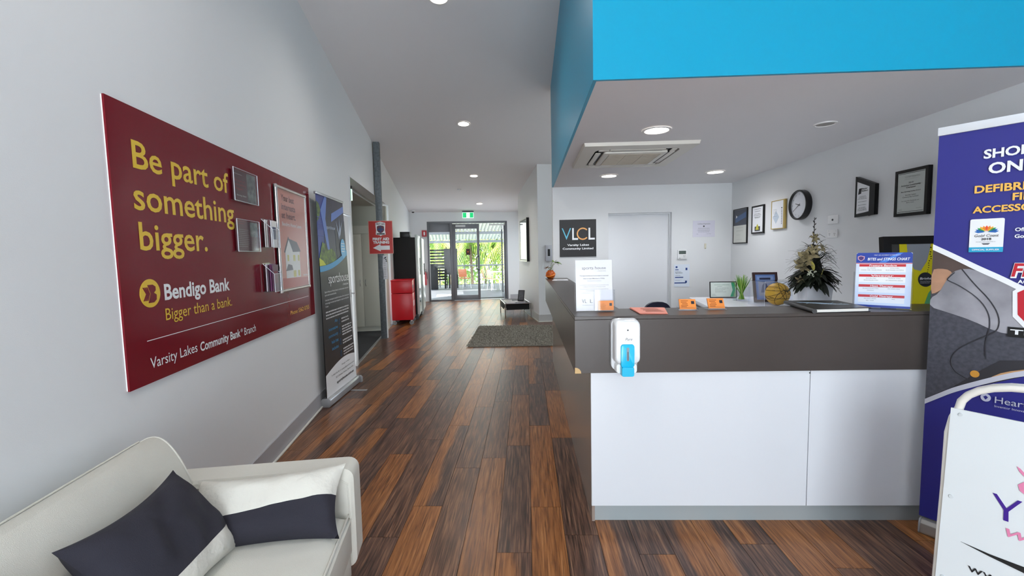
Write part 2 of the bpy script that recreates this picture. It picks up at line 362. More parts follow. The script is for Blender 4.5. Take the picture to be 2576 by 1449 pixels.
# skirtings
sk = MB(); sk.box(-1.37,-1.358,-3.4,5.30,0,.15); struct('baseboard_left', sk, GREY, DA)
struct('trim_3', B(-1.358,-1.340,-3.4,5.30,0,.018), BEAD, DA, bevel=.006)
struct('baseboard_corridor', MB().box(1.818,1.83,9.39,12.26,0,.16).box(1.818,4.0,9.388,9.40,0,.16), mat('skirting_light','b9b8b6',.4), DA)
struct('trim_4', MB().box(1.80,1.818,9.37,12.26,0,.018).box(1.80,4.0,9.37,9.388,0,.018), BEAD, DA)
struct('baseboard_end', MB().box(1.87,2.75,14.586,14.6,0,.15), GREY, DA)
struct('baseboard_back', MB().box(.38,1.12,6.118,6.13,0,.12).box(2.0,2.79,6.118,6.13,0,.12), GREY)
# flush door in the left wall
dl = struct('door_2', B(-1.40,-1.378,5.345,6.175,.01,2.045), mat('door_white'), DA, bevel=.002)
MB().tube([(-1.378,6.10,1.02),(-1.335,6.10,1.02),(-1.33,6.03,1.02)], .009, 8).build('door_handle', CHROME, dl, smooth=True)
B(-1.380,-1.377,6.085,6.115,.97,1.07).build('door_plate', ALU, dl)
MB().box(-1.375,-1.355,6.19,6.235,0,2.10).box(-1.375,-1.355,5.285,5.33,0,2.10).box(-1.375,-1.355,5.33,6.19,2.06,2.10).build('door_frame', WHITE, dl)
# room behind the opening
struct('wall_room_back', B(-4.0,-1.57,9.62,9.75,0,2.55), WHITE, DA)
struct('wall_room_left', B(-4.15,-4.0,6.1,9.75,0,2.55), WHITE, DA)
struct('wall_room_near', B(-4.0,-1.57,6.1,6.2,0,2.55), WHITE, DA)
rc = struct('ceiling_room', B(-4.1,-1.57,6.1,9.75,2.56,2.6), mat('tile_ceiling','c9c7bd',.8), DA)
for i in range(4):
    for j in range(6):
        a0 = -1.58-.6*(i+1); b0 = 6.2+.6*j
        B(a0+.006,a0+.594,b0+.006,min(b0+.594,9.6),2.548,2.56).build('ceiling_tile', mat('tile_ceiling'), rc)
struct('floor_room', B(-4.0,-1.372,6.2,9.62,-.02,.004), mat('charcoal_carpet','3c3f42',.95,var=.3,vscale=60,bump=.4,bscale=300), DA)
struct('trim_5', B(-1.40,-1.365,6.27,9.92,.0,.008), ALU, DA)
struct('trim_6', MB().box(-1.60,-1.355,6.25,6.275,0,2.6).box(-1.60,-1.57,6.27,9.92,2.55,2.6), mat('jamb_white','cfd0d2',.4), DA)

# ------------------------------------------------------------------ reception counter
def settle(root, loc):
    root.location = loc; M = Matrix.Translation(-Vector(loc))
    for c in [o for o in bpy.data.objects if o.parent == root]: c.data.transform(M)
ct = thing('reception_counter', 'large L-shaped reception counter with dark brown upper band and white front panels', 'counter')
MB().prism([(.25,2.33),(2.46,2.33),(2.46,2.64),(.548,2.64),(.548,6.01),(.25,6.01)], 1.142, 1.16, 'z').build('counter_top', BROWN, ct, bevel=.0015, seg=1)
B(.25,2.46,2.332,2.35,.852,1.141).build('front_fascia', BROWN, ct, bevel=.001, seg=1)
B(.25,.268,2.35,6.01,.852,1.141).build('side_fascia', BROWN, ct, bevel=.001, seg=1)
MB().box(.268,2.46,2.35,2.60,.852,.866).box(.268,.53,2.60,6.0,.852,.866).build('underside_board', BROWN, ct)
B(.340,.356,2.362,5.985,.0,.852).build('side_panel', BROWN2, ct)
B(.336,1.4965,2.343,2.361,.1,.850).build('front_panel', PANELW, ct, bevel=.0012, seg=1)
B(1.4995,2.10,2.343,2.361,.1,.850).build('front_panel', PANELW, ct, bevel=.0012, seg=1)
B(2.10,2.44,2.345,2.361,.1,.851).build('end_panel', BROWN, ct)
B(.352,2.44,2.373,2.39,0,.1).build('kickboard', KICK, ct)
B(.53,.548,2.65,6.0,.0,1.141).build('inner_panel', PANELW, ct)
B(.548,2.40,2.62,2.64,0,1.141).build('inner_panel', PANELW, ct)
B(.55,1.50,2.645,3.25,.715,.74).build('inner_worktop', PANELW, ct)
B(.3395,.3410,5.975,5.990,0,.40).build('edge_strip', mat('pale_edge','d8d8d4',.3), ct)
sheet(ct,'chipped_corner',[(.2495,.851),(.283,.851),(.281,.864),(.273,.875),(.262,.881),(.2495,.883)],2.3305,mat('bare_chipboard','c9a878',.8))
MB().tube([(1.494,2.341,.838),(1.494,2.3425,.838)],.004,8).build('screw_head', BLACK, ct)
settle(ct, (1.2,2.5,0))

# hand sanitiser dispenser on the fascia
sd_ = thing('soap_dispenser', 'white wall-mounted hand sanitiser dispenser with cyan push lever on the counter fascia', 'soap dispenser', (.508,2.33,.863))
def rbox(x0,x1,z0,z1,r,y0,y1,taper=.0):
    a = rrect(x0,x1,z0,z1,r,6); c = ((x0+x1)/2,(z0+z1)/2); n = len(a); vs = []
    for y,s in ((y0,1),((y0*.35+y1*.65),1-taper*.3),((y0*.1+y1*.9),1-taper*.75),(y1,1-taper*1.5)):
        vs += [(c[0]+(p[0]-c[0])*s, y, c[1]+(p[1]-c[1])*s) for p in a]
    m = MB(); fs = [(k*n+i,k*n+(i+1)%n,(k+1)*n+(i+1)%n,(k+1)*n+i) for k in range(3) for i in range(n)]
    fs.append(tuple(3*n+i for i in range(n))); fs.append(tuple(range(n))[::-1])
    if y1 > y0: fs = [f[::-1] for f in fs]
    return m.add(vs, fs)
rbox(-.071,.064,.015,.286,.03,0,-.035).build('back_plate', mat('dispenser_grey','cfd1d4',.35), sd_, smooth=True)
rbox(-.066,.070,.055,.292,.032,-.035,-.100,.10).build('cover', mat('dispenser_white','e2e4e5',.18), sd_, smooth=True)
rbox(-.056,.056,.008,.06,.014,-.030,-.080,.06).build('nozzle_housing', W_, sd_, smooth=True)
lv = rbox(-.036,.034,.045,.166,.014,-.095,-.108,.04).build('lever', mat('cyan_plastic','16b3dc',.25), sd_, smooth=True)
rbox(-.034,.032,-.001,.050,.010,-.075,-.116,.05).build('lever_lip', mat('cyan_plastic'), lv, smooth=True)
sheet(lv,'sight_window',rrect(-.007,.006,.080,.150,.005),-.1095,mat('window_grey','8e9aa3',.15))
sheet(lv,'level_mark',rect(-.003,.002,.082,.128),-.1105,mat('mark','4f5d68',.2))
text(sd_,'Pure',-.012,.022,.185,.013,GPR,-.1008,shear=.3)
sheet(sd_,'lock',circ(.001,.238,.004,n=10),-.1008,BPR)

# ------------------------------------------------------------------ things on the counter
ZT = 1.1605
st = thing('sign_holder', 'clear acrylic sign holder with white opening-hours notice at counter corner', 'sign', (.388,2.535,ZT), 0)
tl = -math.radians(7)
def lean(root): root.rotation_euler.x = tl
lean(st)
sheet(st,'acrylic_sheet',rect(-.113,.113,.0,.300),-.004,glass_mat('thin_acrylic',(1,1,1),.04,.08),.002)
sheet(st,'notice',rect(-.105,.105,.003,.297),-.001,PAPER,.001)
MB().box(-.113,.113,-.004,.075,-.0,.002).build('acrylic_foot', ACRYL, st)
N_ = -.0015
text(st,'sports house',-.068,.070,.243,.017,GPR,N_); text(st,'a Varsity Lakes',.02,.07,.231,.004,BPR,N_)
text(st,'The Sports House front desk is manned',-.083,.083,.203,.006,BPR,N_,bold=.01); text(st,'10am to 2pm Monday to Friday',-.062,.062,.187,.006,BPR,N_,bold=.01)
text(st,'(Excluding Public Holidays)',-.041,.041,.174,.0045,GPR,N_)
text(st,'Sports House is a Varsity Lakes City Council Community Facility',-.084,.084,.150,.004,GPR,N_); text(st,'managed by Varsity Lakes Community Limited',-.065,.065,.140,.004,GPR,N_)
text(st,'If you have a query outside of these times please feel free',-.082,.082,.127,.004,GPR,N_); text(st,'to contact Management on',-.05,.03,.117,.004,GPR,N_)
text(st,'or reach your enquiry to',-.075,-.02,.104,.004,GPR,N_)
text(st,'VL',-.072,-.044,.048,.022,GPR,N_); text(st,'C',-.043,-.026,.048,.022,mat('pale_letter','dcd9cf',.5),N_); text(st,'L',-.025,-.010,.048,.022,GPR,N_)
text(st,'Connecting Varsity',-.07,-.008,.034,.005,GPR,N_)
MB().box(-.003,.113,-.030,-.028,.004,.122).box(-.003,-.001,-.028,-.004,.004,.122).box(.111,.113,-.028,-.004,.004,.122).box(-.003,.113,-.028,-.004,.004,.006).build('card_pocket', ACRYL, st)
ORG = mat('orange_card','ee8f3e',.5); DKB = mat('dark_square','22222e',.5)
bc = thing('business_cards', 'stack of orange business cards in the pocket of the clear sign holder', 'cards', (.449,2.517,ZT+.007), 0); bc.rotation_euler.x = tl
B(-.044,.044,-.008,0,0,.055).build('card_stack', ORG, bc)
sheet(bc,'square_logo',rect(.020,.034,.025,.041),-.0092,DKB); bars(bc,-.032,.004,[.012,.020,.028,.036],.002,mat('dark_red_print','7b3413',.6),-.0088)
def card_holder(x, y, rz, label):
    t = thing('card_holder', label, 'card holder', (x,y,ZT), rz, 'clear card holders on the counter')
    MB().box(-.055,.055,-.035,.035,0,.003).box(-.050,.050,-.022,-.019,.003,.018).box(-.055,-.052,-.035,.030,.003,.016).box(.052,.055,-.035,.030,.003,.016).build('holder_base', ACRYL, t)
    MB().add([(-.048,-.01,.003),(.048,-.01,.003),(.048,.022,.058),(-.048,.022,.058),(-.048,-.007,.003),(.048,-.007,.003),(.048,.025,.058),(-.048,.025,.058)],[(0,1,2,3),(7,6,5,4),(0,4,5,1),(2,6,7,3),(1,5,6,2),(0,3,7,4)]).build('back_rest', ACRYL, t)
    c = MB().add([(-.045,-.022,.006),(.045,-.022,.006),(.045,.010,.060),(-.045,.010,.060),(-.045,-.010,.006),(.045,-.010,.006),(.045,.020,.060),(-.045,.020,.060)],[(0,1,2,3),(7,6,5,4),(0,4,5,1),(2,6,7,3),(1,5,6,2),(0,3,7,4)]).build('card_stack', ORG, t)
    q = MB()
    def P(u,v,o=.0008): k=(v-.006)/.054; return (u, -.022+.032*k-o, v+o*.5)
    q.add([P(.020,.034),P(.037,.034),P(.037,.050),P(.020,.050)],[(0,1,2,3)]); q.build('square_logo', DKB, c)
    q = MB()
    for i,(a,b) in enumerate(((-.036,-.005),(-.036,.002),(-.030,.0),(-.036,-.004),(-.036,.004))):
        z = .018+i*.008; q.add([P(a,z),P(b,z),P(b,z+.0025),P(a,z+.0025)],[(0,1,2,3)])
    q.build('card_print', mat('dark_red_print'), c); return t
card_holder(.915,2.53,-.12,'left of two clear card holders with orange cards, its cards slightly askew')
card_holder(1.083,2.55,-.05,'right of two clear card holders with orange cards, nearer the black folder')
# pink flyers
fy = thing('flyer_stack', 'stack of salmon pink printed flyers lying on the counter behind the sanitiser dispenser', 'flyers', (.69,2.49,ZT), 0)
PK = mat('salmon_paper','e9907c',.6)
for i in range(4):
    r = random.Random(i); dx, dy, a = r.uniform(-.006,.006), r.uniform(-.006,.006), r.uniform(-.03,.03)
    vs = [(-.082,-.115),(.060,-.128),(.112,.118),(-.075,.140)]; z0 = .001+.0016*i
    vs = [(x*math.cos(a)-y*math.sin(a)+dx, x*math.sin(a)+y*math.cos(a)+dy) for x,y in vs]
    MB().prism(vs, z0, z0+.0012, 'z').build('flyer', PK, fy)
q = MB()
for i in range(9):
    y = -.07+.018*i; w = .05-.004*(i%3); q.box(-w+.01,w+.012,y,y+.004,.0085,.0088)
q.build('flyer_print', mat('dark_red_print'), fy)
# black folder
fo = thing('guest_folder', 'large black spiral-bound folder with pale swirl on its cover beside the chart rack', 'folder', (1.685,2.515,ZT), 0)
cov = [(-.188,-.195),(.112,-.170),(.170,.165),(-.098,.205)]
ins = [(-.180,-.186),(.106,-.163),(.160,.155),(-.095,.195)]
MB().prism(cov,0,.003,'z').build('back_cover', BLACK, fo); MB().prism(ins,.003,.019,'z').build('pages', mat('folder_pages','e9e7e0',.6), fo)
MB().prism([(x*1.01,y*1.01) for x,y in cov],.019,.0225,'z').build('front_cover', mat('folder_cover','141416',.3), fo)
MB().tube([(-.194,-.20,.011),(-.106,.21,.011)],.012,10).build('spine', BLACK, fo, smooth=True)
q = MB()
for k in range(3): q.tube([(-.10+.2*t, .02+.05*math.sin(t*5+k)+.02*k, .0228) for t in [i/10 for i in range(11)]],.0012,4)
q.build('cover_swirl', mat('pale_blue_print','9fb6c9',.4), fo)
q = text(fo,'LOCAL BUSINESS',-.05,.12,-.02,.012,WPR,-.0226)
q.data.transform(Matrix.Rotation(-PI/2,4,'X')); q.data.transform(Matrix.Translation((0,0,.001)))
for v in q.data.vertices: v.co.z = .0231
# chart in acrylic rack
ck = thing('chart_rack', 'blue and red bites and stings chart standing in a clear acrylic brochure rack', 'chart', (1.948,2.468,ZT), -.72); ck.rotation_euler.x = -.05
LB = mat('chart_paper','d3e0f4',.35); NV = mat('chart_blue','1d3fa0',.3); RD = mat('chart_red','c9202c',.4)
sheet(ck,'chart_card',rrect(-.118,.118,.004,.306,.008),0,LB,.002)
sheet(ck,'header_band',[(-.118,.250)]+[(.118,.250),(.118,.298),(.110,.306),(-.110,.306),(-.118,.298)],-.0008,NV,.0006)
sheet(ck,'footer_band',rect(-.118,.118,.004,.016),-.0008,NV,.0006); sheet(ck,'red_rule',rect(-.118,.118,.246,.249),-.0008,RD,.0006)
sheet(ck,'header_streak',[(-.02,.252),(.01,.252),(.08,.304),(.06,.304)],-.0011,mat('streak','3f7fdc',.3),.0003)
for i,(s,l1,l2,l3,l4) in enumerate((('Pressure Bandage','ALL SNAKES','CONE SHELL','FUNNEL WEB / MOUSE SPIDER','BLUE RINGED OCTOPUS'),('Vinegar','BOX JELLYFISH','TROPICAL STING','IRUKANDJI JELLYFISH','OF UNKNOWN ORIGIN'),('Heat Therapy','BLUEBOTTLE JELLYFISH','FISH SPINE STING','STINGRAY',''),('Cold Therapy','RED BACK SPIDER','ANT','BEE / WASP',''))):
    z = .232-i*.0565
    sheet(ck,'red_bar',rect(-.103,.093,z-.003,z+.011),-.0009,RD,.0006); sheet(ck,'white_box',rect(-.103,.093,z-.033,z-.003),-.0007,WPR,.0005)
    text(ck,s,-.052 if i else -.06,.045 if i else .056,z,.008,WPR,-.0013,bold=.02,shear=.15)
    for s_,x_,z_ in ((l1,-.05,z-.013),(l2,.048,z-.013),(l3,-.05,z-.024),(l4,.048,z-.024)):
        if s_: text(ck,s_,x_,None,z_,.0045,GPR,-.0013,align='c')
text(ck,'FIRST AID ACCIDENT & EMERGENCY',-.04,.07,.290,.005,WPR,-.0016); text(ck,'BITES and STINGS CHART',-.068,.106,.264,.014,WPR,-.0016,bold=.02,shear=.15)
sheet(ck,'shield_badge',[(-.112,.286),(-.099,.291),(-.081,.286),(-.082,.270),(-.097,.258),(-.111,.270)],-.0012,mat('badge_edge','d8a7b5',.4),.0004)
sheet(ck,'shield_centre',[(-.108,.283),(-.098,.287),(-.085,.283),(-.086,.271),(-.097,.262),(-.107,.271)],-.0016,mat('badge_purple','4a2a6e',.4),.0004)
MB().box(-.124,.124,-.036,-.034,0,.125).box(-.124,-.122,-.034,.02,0,.20).box(.122,.124,-.034,.02,0,.20).box(-.124,.124,-.036,.03,0,.003).box(-.124,.124,.018,.02,0,.22).build('acrylic_rack', ACRYL, ck)
# orange vase with plant at the far end of the counter
def leaf(mb, base, d, L, W, droop=.3, mi=0, up=Vector((0,0,1)), lob=False):
    d = Vector(d).normalized(); s = d.cross(up); s = s.normalized() if s.length > .01 else Vector((1,0,0)); nrm = s.cross(d); pts = []
    base = Vector(base); n = 5
    for i in range(n+1):
        t = i/n; w = W*math.sin(PI*min(1,t*.92+.06))**.8*(1 if not lob else (1 if i%2 else .55)); c = base+d*L*t-up*droop*L*t*t
        pts += [c-s*w/2, c+nrm*W*-.10, c+s*w/2]
    fs = []
    for i in range(n):
        a = i*3; fs += [(a,a+1,a+4,a+3),(a+1,a+2,a+5,a+4)]
    mb.add(pts, fs, mi)
pv = thing('orange_vase', 'small round orange vase with raised swirl at the far end of the counter', 'vase', (.318,5.93,ZT))
MB().lathe([(.030,0),(.050,.012),(.064,.04),(.066,.062),(.056,.088),(.040,.100),(.036,.108),(.040,.112),(.034,.112),(.030,.09)],seg=28).build('vase_body', mat('orange_glaze','d9651c',.25,var=.4,vscale=14), pv, smooth=True)
MB().tube([(.068*math.cos(a)*math.cos(.3*math.sin(2*a)), .068*math.sin(a), .058+.028*math.sin(a*1.0+.6)) for a in [PI+i*.2 for i in range(16)]],[.002+.006*math.sin(PI*i/15) for i in range(16)],8).build('raised_swirl', mat('orange_light','f08a32',.25), pv, smooth=True)
pp = thing('potted_plant', 'small leafy sprig with pale green and rusty leaves standing in the orange vase', 'plant', (.318,5.93,ZT+.09))
pp.location = (.318,5.93,ZT+.108)
q = MB(); stems = [((0,0,0),(.05,-.01,.10)),((0,0,0),(.085,0,.115)),((0,0,0),(.03,.0,.13)),((0,0,0),(-.035,0,.05)),((0,0,0),(-.06,-.01,.045))]
for a,b in stems: q.tube([a,(Vector(a)+Vector(b))/2+Vector((-.004,0,.012)),b],.0025,5)
q.build('stems', mat('stem','5a6b2c',.6), pp)
q = MB()
for i in range(9):
    a = -1.2+i*.42; leaf(q,(.05+.012*math.cos(a),0,.11),(math.cos(a),.3*math.sin(i),.25*math.sin(a)+.1),.065,.034,.35,lob=True)
for i in range(5): leaf(q,(.085,0,.115),(math.cos(-.9+i*.4),.25*(i-2),.0),.07,.032,.5,lob=True)
q.build('green_leaves', mat('leaf_pale','86b04a',.5,var=.4,vscale=30), pp, smooth=True)
q = MB()
for i in range(9): leaf(q,(-.045+.01*(i%3),0,.045),(math.cos(2.0+i*.5),.4*math.sin(i),.3*math.sin(i*1.3)),.04,.028,.3)
q.build('rusty_leaves', mat('leaf_rust','a8552a',.6,var=.4,vscale=30), pp, smooth=True)
lf = thing('leaflet', 'white printed leaflet lying on the counter in front of the orange vase', 'leaflet', (.42,5.55,ZT))
MB().prism([(-.11,-.12),(.09,-.14),(.10,.12),(-.07,.16)],0,.002,'z').build('leaflet_sheet', PAPER, lf)
MB().prism([(-.04,-.07),(.05,-.05),(.03,.0),(-.05,-.01)],.002,.0024,'z').build('printed_patch', GPR, lf)

# ------------------------------------------------------------------ office: shelf, plaques, flowers
sh = thing('office_shelf', 'white raised cabinet top along the office wall behind the counter', 'cabinet', (2.2,3.8,0))
poly = [(-.474,.93),(-.60,.10),(-.66,-.62),(-.66,-1.12),(.595,-1.12),(.595,.93)]
MB().prism(poly,.965,1.0,'z').build('cabinet_top', mat('desk_white','eef0f6',.25), sh, bevel=.002)
MB().prism([(x*.96+.02,y*.96) for x,y in poly],.0,.965,'z').build('cabinet_body', mat('cabinet_side','b9b6ba',.5), sh)
MB().tube([(-.474,.93,.955),(-.60,.10,.955)],.006,6).build('dark_edge_line', BLACK, sh)  # thin dark line for the dark underside of the front edge
ZS = 1.001
# framed certificate
def frame(name, label, cat, loc, rotz, w, h, fw, fm, inner, depth=.02, tilt=0, group=None, z0=0, glaze=False, outline=None):
    t = thing(name, label, cat, loc, rotz, group, tilt)
    def ring(o,i,y0,y1):
        m = MB(); n = len(o); vs = [(p[0],y0,p[1]) for p in o]+[(p[0],y0,p[1]) for p in i]+[(p[0],y1,p[1]) for p in o]+[(p[0],y1,p[1]) for p in i]; fs = []
        for k in range(n):
            j = (k+1)%n; fs += [(k,j,n+j,n+k),(2*n+k,3*n+k,3*n+j,2*n+j),(k,2*n+k,2*n+j,j),(n+k,n+j,3*n+j,3*n+k)]
        return m.add(vs, fs)
    o = outline or rect(-w/2,w/2,z0,z0+h); cx_ = sum(p[0] for p in o)/len(o); cz_ = sum(p[1] for p in o)/len(o)
    i = [(p[0]+math.copysign(fw,cx_-p[0]), p[1]+math.copysign(fw,cz_-p[1])) for p in o]
    ring(o,i,-depth,0).build('frame', fm, t, fixn=True)
    MB().prism(o if not outline else i,-.003,-.001,'y').build('backing_board', BLACKM, t)
    if inner: sheet(t,'sheet',i,-depth+.004,inner,.002)
    if glaze: sheet(t,'glass',i,-depth+.001,GLASS,.001)
    return t
BK = mat('black_frame','0c0b0c',.4,spec=.3); CERT = mat('certificate_paper','e2ebe4',.4)
cf = frame('framed_certificate','black-framed landscape certificate with green chevrons standing on the white cabinet','certificate',(2.038,4.62,ZS),-.12,.265,.168,.008,BK,CERT,.014,-.12)
sheet(cf,'green_chevron',[(.055,.010),(.085,.010),(.085,.16),(.072,.16),(.092,.085)][:4] and [(.068,.012),(.118,.012),(.118,.158),(.078,.158),(.092,.080)],-.0112,mat('cert_green','43b183',.4)); sheet(cf,'lime_chevron',[(.100,.012),(.118,.012),(.118,.158),(.108,.158),(.116,.085)],-.0118,mat('cert_lime','a6d08c',.4))
text(cf,'CERTIFICATE OF APPRECIATION',-.09,.06,.132,.006,mat('cert_text','2f8a66',.5),-.0125); bars(cf,-.06,.02,[.118],.003,GPR,-.0125); text(cf,'VARSITY LAKES COMMUNITY LTD',-.08,.05,.098,.005,GPR,-.0125); bars(cf,-.08,.04,[.085,.072,.06],.003,GPR,-.0125); bars(cf,-.112,-.06,[.022,.03,.038],.002,GPR,-.0125)
# glass vase with bamboo
gv = thing('glass_vase', 'square clear glass vase beside the green-and-white certificate', 'vase', (2.10,4.36,ZS), .1)
MB().box(-.058,.058,-.058,-.054,0,.135).box(-.058,.058,.054,.058,0,.135).box(-.058,-.054,-.054,.054,0,.135).box(.054,.058,-.054,.054,0,.135).box(-.054,.054,-.054,.054,0,.012).build('vase_walls', ACRYL, gv)
gs = thing('grass_bunch', 'bunch of bright green artificial grass stalks standing in the square glass vase', 'plant', (2.10,4.36,ZS+.014))
q = MB(); q2 = MB(); r = random.Random(5)
for i in range(90):
    a = r.random()*2*PI; rb = .028*math.sqrt(r.random()); a2 = a+r.uniform(-.4,.4); rt = r.uniform(.02,.085); h = r.uniform(.17,.24)
    p0 = Vector((rb*math.cos(a+2.5),rb*math.sin(a+2.5),0)); p1 = Vector((rt*.35*math.cos(a2),rt*.35*math.sin(a2),h*.5)); p2 = Vector((rt*math.cos(a2),rt*math.sin(a2),h))
    (q if i%4 else q2).tube([p0,p1,p2],[.0028,.0028,.001],4)
q.build('stalks', mat('grass_green','6fb22c',.5,var=.4,vscale=20), gs); q2.build('pale_stalks', mat('grass_pale','b7d26a',.5), gs)
# framed plaque
pq = frame('framed_plaque','dark wooden framed blue plaque leaning behind the yellow ball','plaque',(2.235,4.16,ZS),-.15,.215,.285,.022,mat('mahogany','3a1d20',.3),mat('plaque_blue','6f8fce',.3),.02,-.28)
sheet(pq,'inner_mount',rect(-.070,.070,.040,.245),-.0175,mat('plaque_blue2','8ea9dd',.3)); sheet(pq,'silver_photo',rect(-.062,.045,.060,.205),-.019,mat('silver_print','aab0c8',.3)); sheet(pq,'dark_figure',[(-.045,.09),(-.03,.16),(-.01,.185),(.01,.17),(.02,.12),(.03,.09)],-.0205,mat('plaque_dark','5a648a',.4)); sheet(pq,'name_plate',rect(-.05,.045,.215,.232),-.019,mat('navy_plate','262c50',.4))  # darker slate-blue figure shape on the plaque's picture
# yellow ball in a clear case
bl = thing('water_polo_ball', 'yellow ball covered in black seams and signatures inside the clear case', 'ball', (2.20,3.92,ZS+.004))
R_ = .098; MB().lathe([(max(1e-6,R_*math.sin(PI*i/24)), R_-R_*math.cos(PI*i/24)) for i in range(25)],seg=40).build('ball_shell', mat('yellow_rubber','dfae38',.45,bump=.15,bscale=200), bl, smooth=True)
q = MB()
def arc(n1, off, t0=0, t1=2*PI, r=.0018):
    n1 = Vector(n1).normalized(); u = n1.orthogonal().normalized(); w = n1.cross(u); rr = math.sqrt(1-off*off)
    q.tube([(n1*off+(u*math.cos(t)+w*math.sin(t))*rr)*R_+Vector((0,0,R_)) for t in [t0+(t1-t0)*i/28 for i in range(29)]], r, 5)
for n1,off in (((1,.2,.3),.0),((0,0,1),.35),((0,0,1),-.35),((.7,-.6,.4),.5),((-.7,-.5,.5),.5),((.3,-.9,-.5),.6),((.5,.2,.9),.2),((-.3,.1,.9),.1)): arc(n1,off)
q.build('seams', BLACKM, bl)
q = MB(); r = random.Random(8)
for k in range(9):
    a = r.uniform(-2.9,-.3); e = r.uniform(-.6,.8); pts = []
    for i in range(9):
        aa = a+i*.035; ee = e+.05*math.sin(i*2.1+k)
        pts.append(Vector((math.cos(aa)*math.cos(ee),math.sin(aa)*math.cos(ee),math.sin(ee)))*(R_+.0004)+Vector((0,0,R_)))
    q.tube(pts,.0009,4)
q.build('signatures', BLACKM, bl)
cs = thing('display_case', 'clear acrylic display case around the yellow ball', 'display case', (2.19,3.94,ZS))
MB().box(-.165,.165,-.142,-.139,0,.215).box(-.165,-.162,-.139,.139,0,.215).box(.162,.165,-.139,.139,0,.215).box(-.165,.165,.139,.142,0,.215).box(-.165,.165,-.142,.142,.215,.218).build('case_walls', ACRYL, cs)
q = MB()
for x in (-.165,.165): q.tube([(x,-.142,0),(x,-.142,.218)],.0016,4)
q.tube([(-.165,-.142,.218),(.165,-.142,.218)],.0016,4); q.build('case_edges', mat('acrylic_edge','dfe6ee',.2), cs)
# flower arrangement
FX, FY = 2.14, 3.36
fp = thing('white_planter', 'square white ceramic planter behind the black folder', 'planter', (FX,FY,ZS))
q = MB(); v = []; 
for z,s in ((0,.080),(.245,.096),(.245,.088),(.05,.07)): v += [(-s,-s,z),(s,-s,z),(s,s,z),(-s,s,z)]
q.add(v,[(0,3,2,1)]+[(k*4+i,k*4+(i+1)%4,k*4+4+(i+1)%4,k*4+4+i) for k in range(3) for i in range(4)]+[(12,13,14,15)]); q.build('planter_body', mat('white_ceramic','dcdfe4',.3), fp, bevel=.003)
fa = thing('flower_arrangement', 'tall artificial flower arrangement with cream lilies and dark spiky leaves in the white planter', 'flowers', (FX,FY,ZS+.185))
DG = mat('dark_foliage','1b2417',.5,var=.5,vscale=30); CRL = mat('lily_cream','a89a72',.5,var=.35,vscale=25,two='5f563a'); MG = mat('mid_foliage','3d4a2a',.5,var=.4,vscale=30)
MB().lathe([(.04,0),(.075,.05),(.065,.14),(.035,.26),(.012,.33),(1e-5,.34)],seg=12).build('foliage_core', mat('foam_dark','11150f',.9), fa)
q = MB(); q2 = MB(); r = random.Random(11)
for i in range(150):     # broad dark leaves round the rim
    a = r.random()*2*PI; h = r.uniform(.07,.16); el = r.uniform(-.5,.15)
    leaf(q,(.05*math.cos(a),.05*math.sin(a),h),(math.cos(a),math.sin(a),el),r.uniform(.08,.14),r.uniform(.025,.05),r.uniform(.2,.6))
for i in range(170):     # spiky blades
    a = r.random()*2*PI; h = r.uniform(.1,.33); el = r.uniform(.1,1.1); L = r.uniform(.10,.19)*(1 if h < .25 else .7)
    leaf(q2 if i%3 else q,(.02*math.cos(a),.02*math.sin(a),h),(math.cos(a),math.sin(a),el),L,.010,r.uniform(.1,.8))
q.build('dark_leaves', DG, fa); q2.build('blade_leaves', mat('blade_foliage','20291c',.5,var=.4,vscale=40), fa)
def lily(name, c, d, s, m):
    q = MB(); d = Vector(d).normalized(); u = d.orthogonal().normalized(); w = d.cross(u)
    for k in range(6):
        a = k*PI/3; o = u*math.cos(a)+w*math.sin(a); leaf(q,Vector(c),(o*1.0+d*.8),s,s*.34,.5,up=d)
    for k in range(4):
        a = k*1.7; q.tube([c,Vector(c)+(u*math.cos(a)+w*math.sin(a))*s*.25+d*s*.7],.001,4)
    return q.build(name, m, fa, smooth=True)
for c,d,s in (((-.045,-.04,.26),(-.8,-.8,.3),.085),((-.075,-.045,.235),(-1,-.5,0),.10),((-.02,-.04,.30),(-.3,-.9,.5),.06),((-.09,-.03,.19),(-1,-.4,-.5),.09),((.0,.0,.385),(.2,-.8,.2),.06),((.03,-.04,.31),(.6,-.8,.4),.06),((-.11,-.05,.08),(-1,-.6,-.7),.06)):
    lily('lily', c, d, s, CRL)
q = MB()
for i in range(70):
    a = r.random()*2*PI; rr = .035*math.sqrt(r.random()); c = Vector((-.055+rr*math.cos(a),-.085+.01*r.random(),.125+rr*.8*math.sin(a)))
    q.box(c.x-.003,c.x+.003,c.y-.003,c.y+.003,c.z-.003,c.z+.003)
o = q.build('tiny_white_flowers', mat('white_petal','d9dcc6',.6), fa); o['kind'] = 'stuff'
q = MB(); leaf(q,(-.005,-.10,.10),(.15,-.15,1),.07,.032,.1); leaf(q,(-.05,-.09,.15),(-.3,-.15,1),.08,.03,.1); q.build('yellow_leaf', mat('yellow_leaf','a9a04a',.5), fa)
q = MB(); q.tube([(0,0,.3),(.002,0,.5),(-.002,-.004,.54)],[.003,.0025,.0015],6)
for i in range(9):
    z = .36+.020*i; sx = (-1)**i; q.tube([(0,0,z),(sx*.008,-.004,z+.010),(sx*.010,-.005,z+.018)],[.0015,.0035,.001],5)
for sx,z,l in ((1,.35,.05),(1,.385,.07),(-1,.38,.05),(-1,.31,.06),(1,.27,.09)): q.tube([(0,0,z),(sx*l*.5,-.01,z+.03),(sx*l,-.02,z+.005)],[.0018,.0015,.0012],5)
q.build('bud_stem', mat('dark_stem','1a1414',.6), fa)
q = MB()
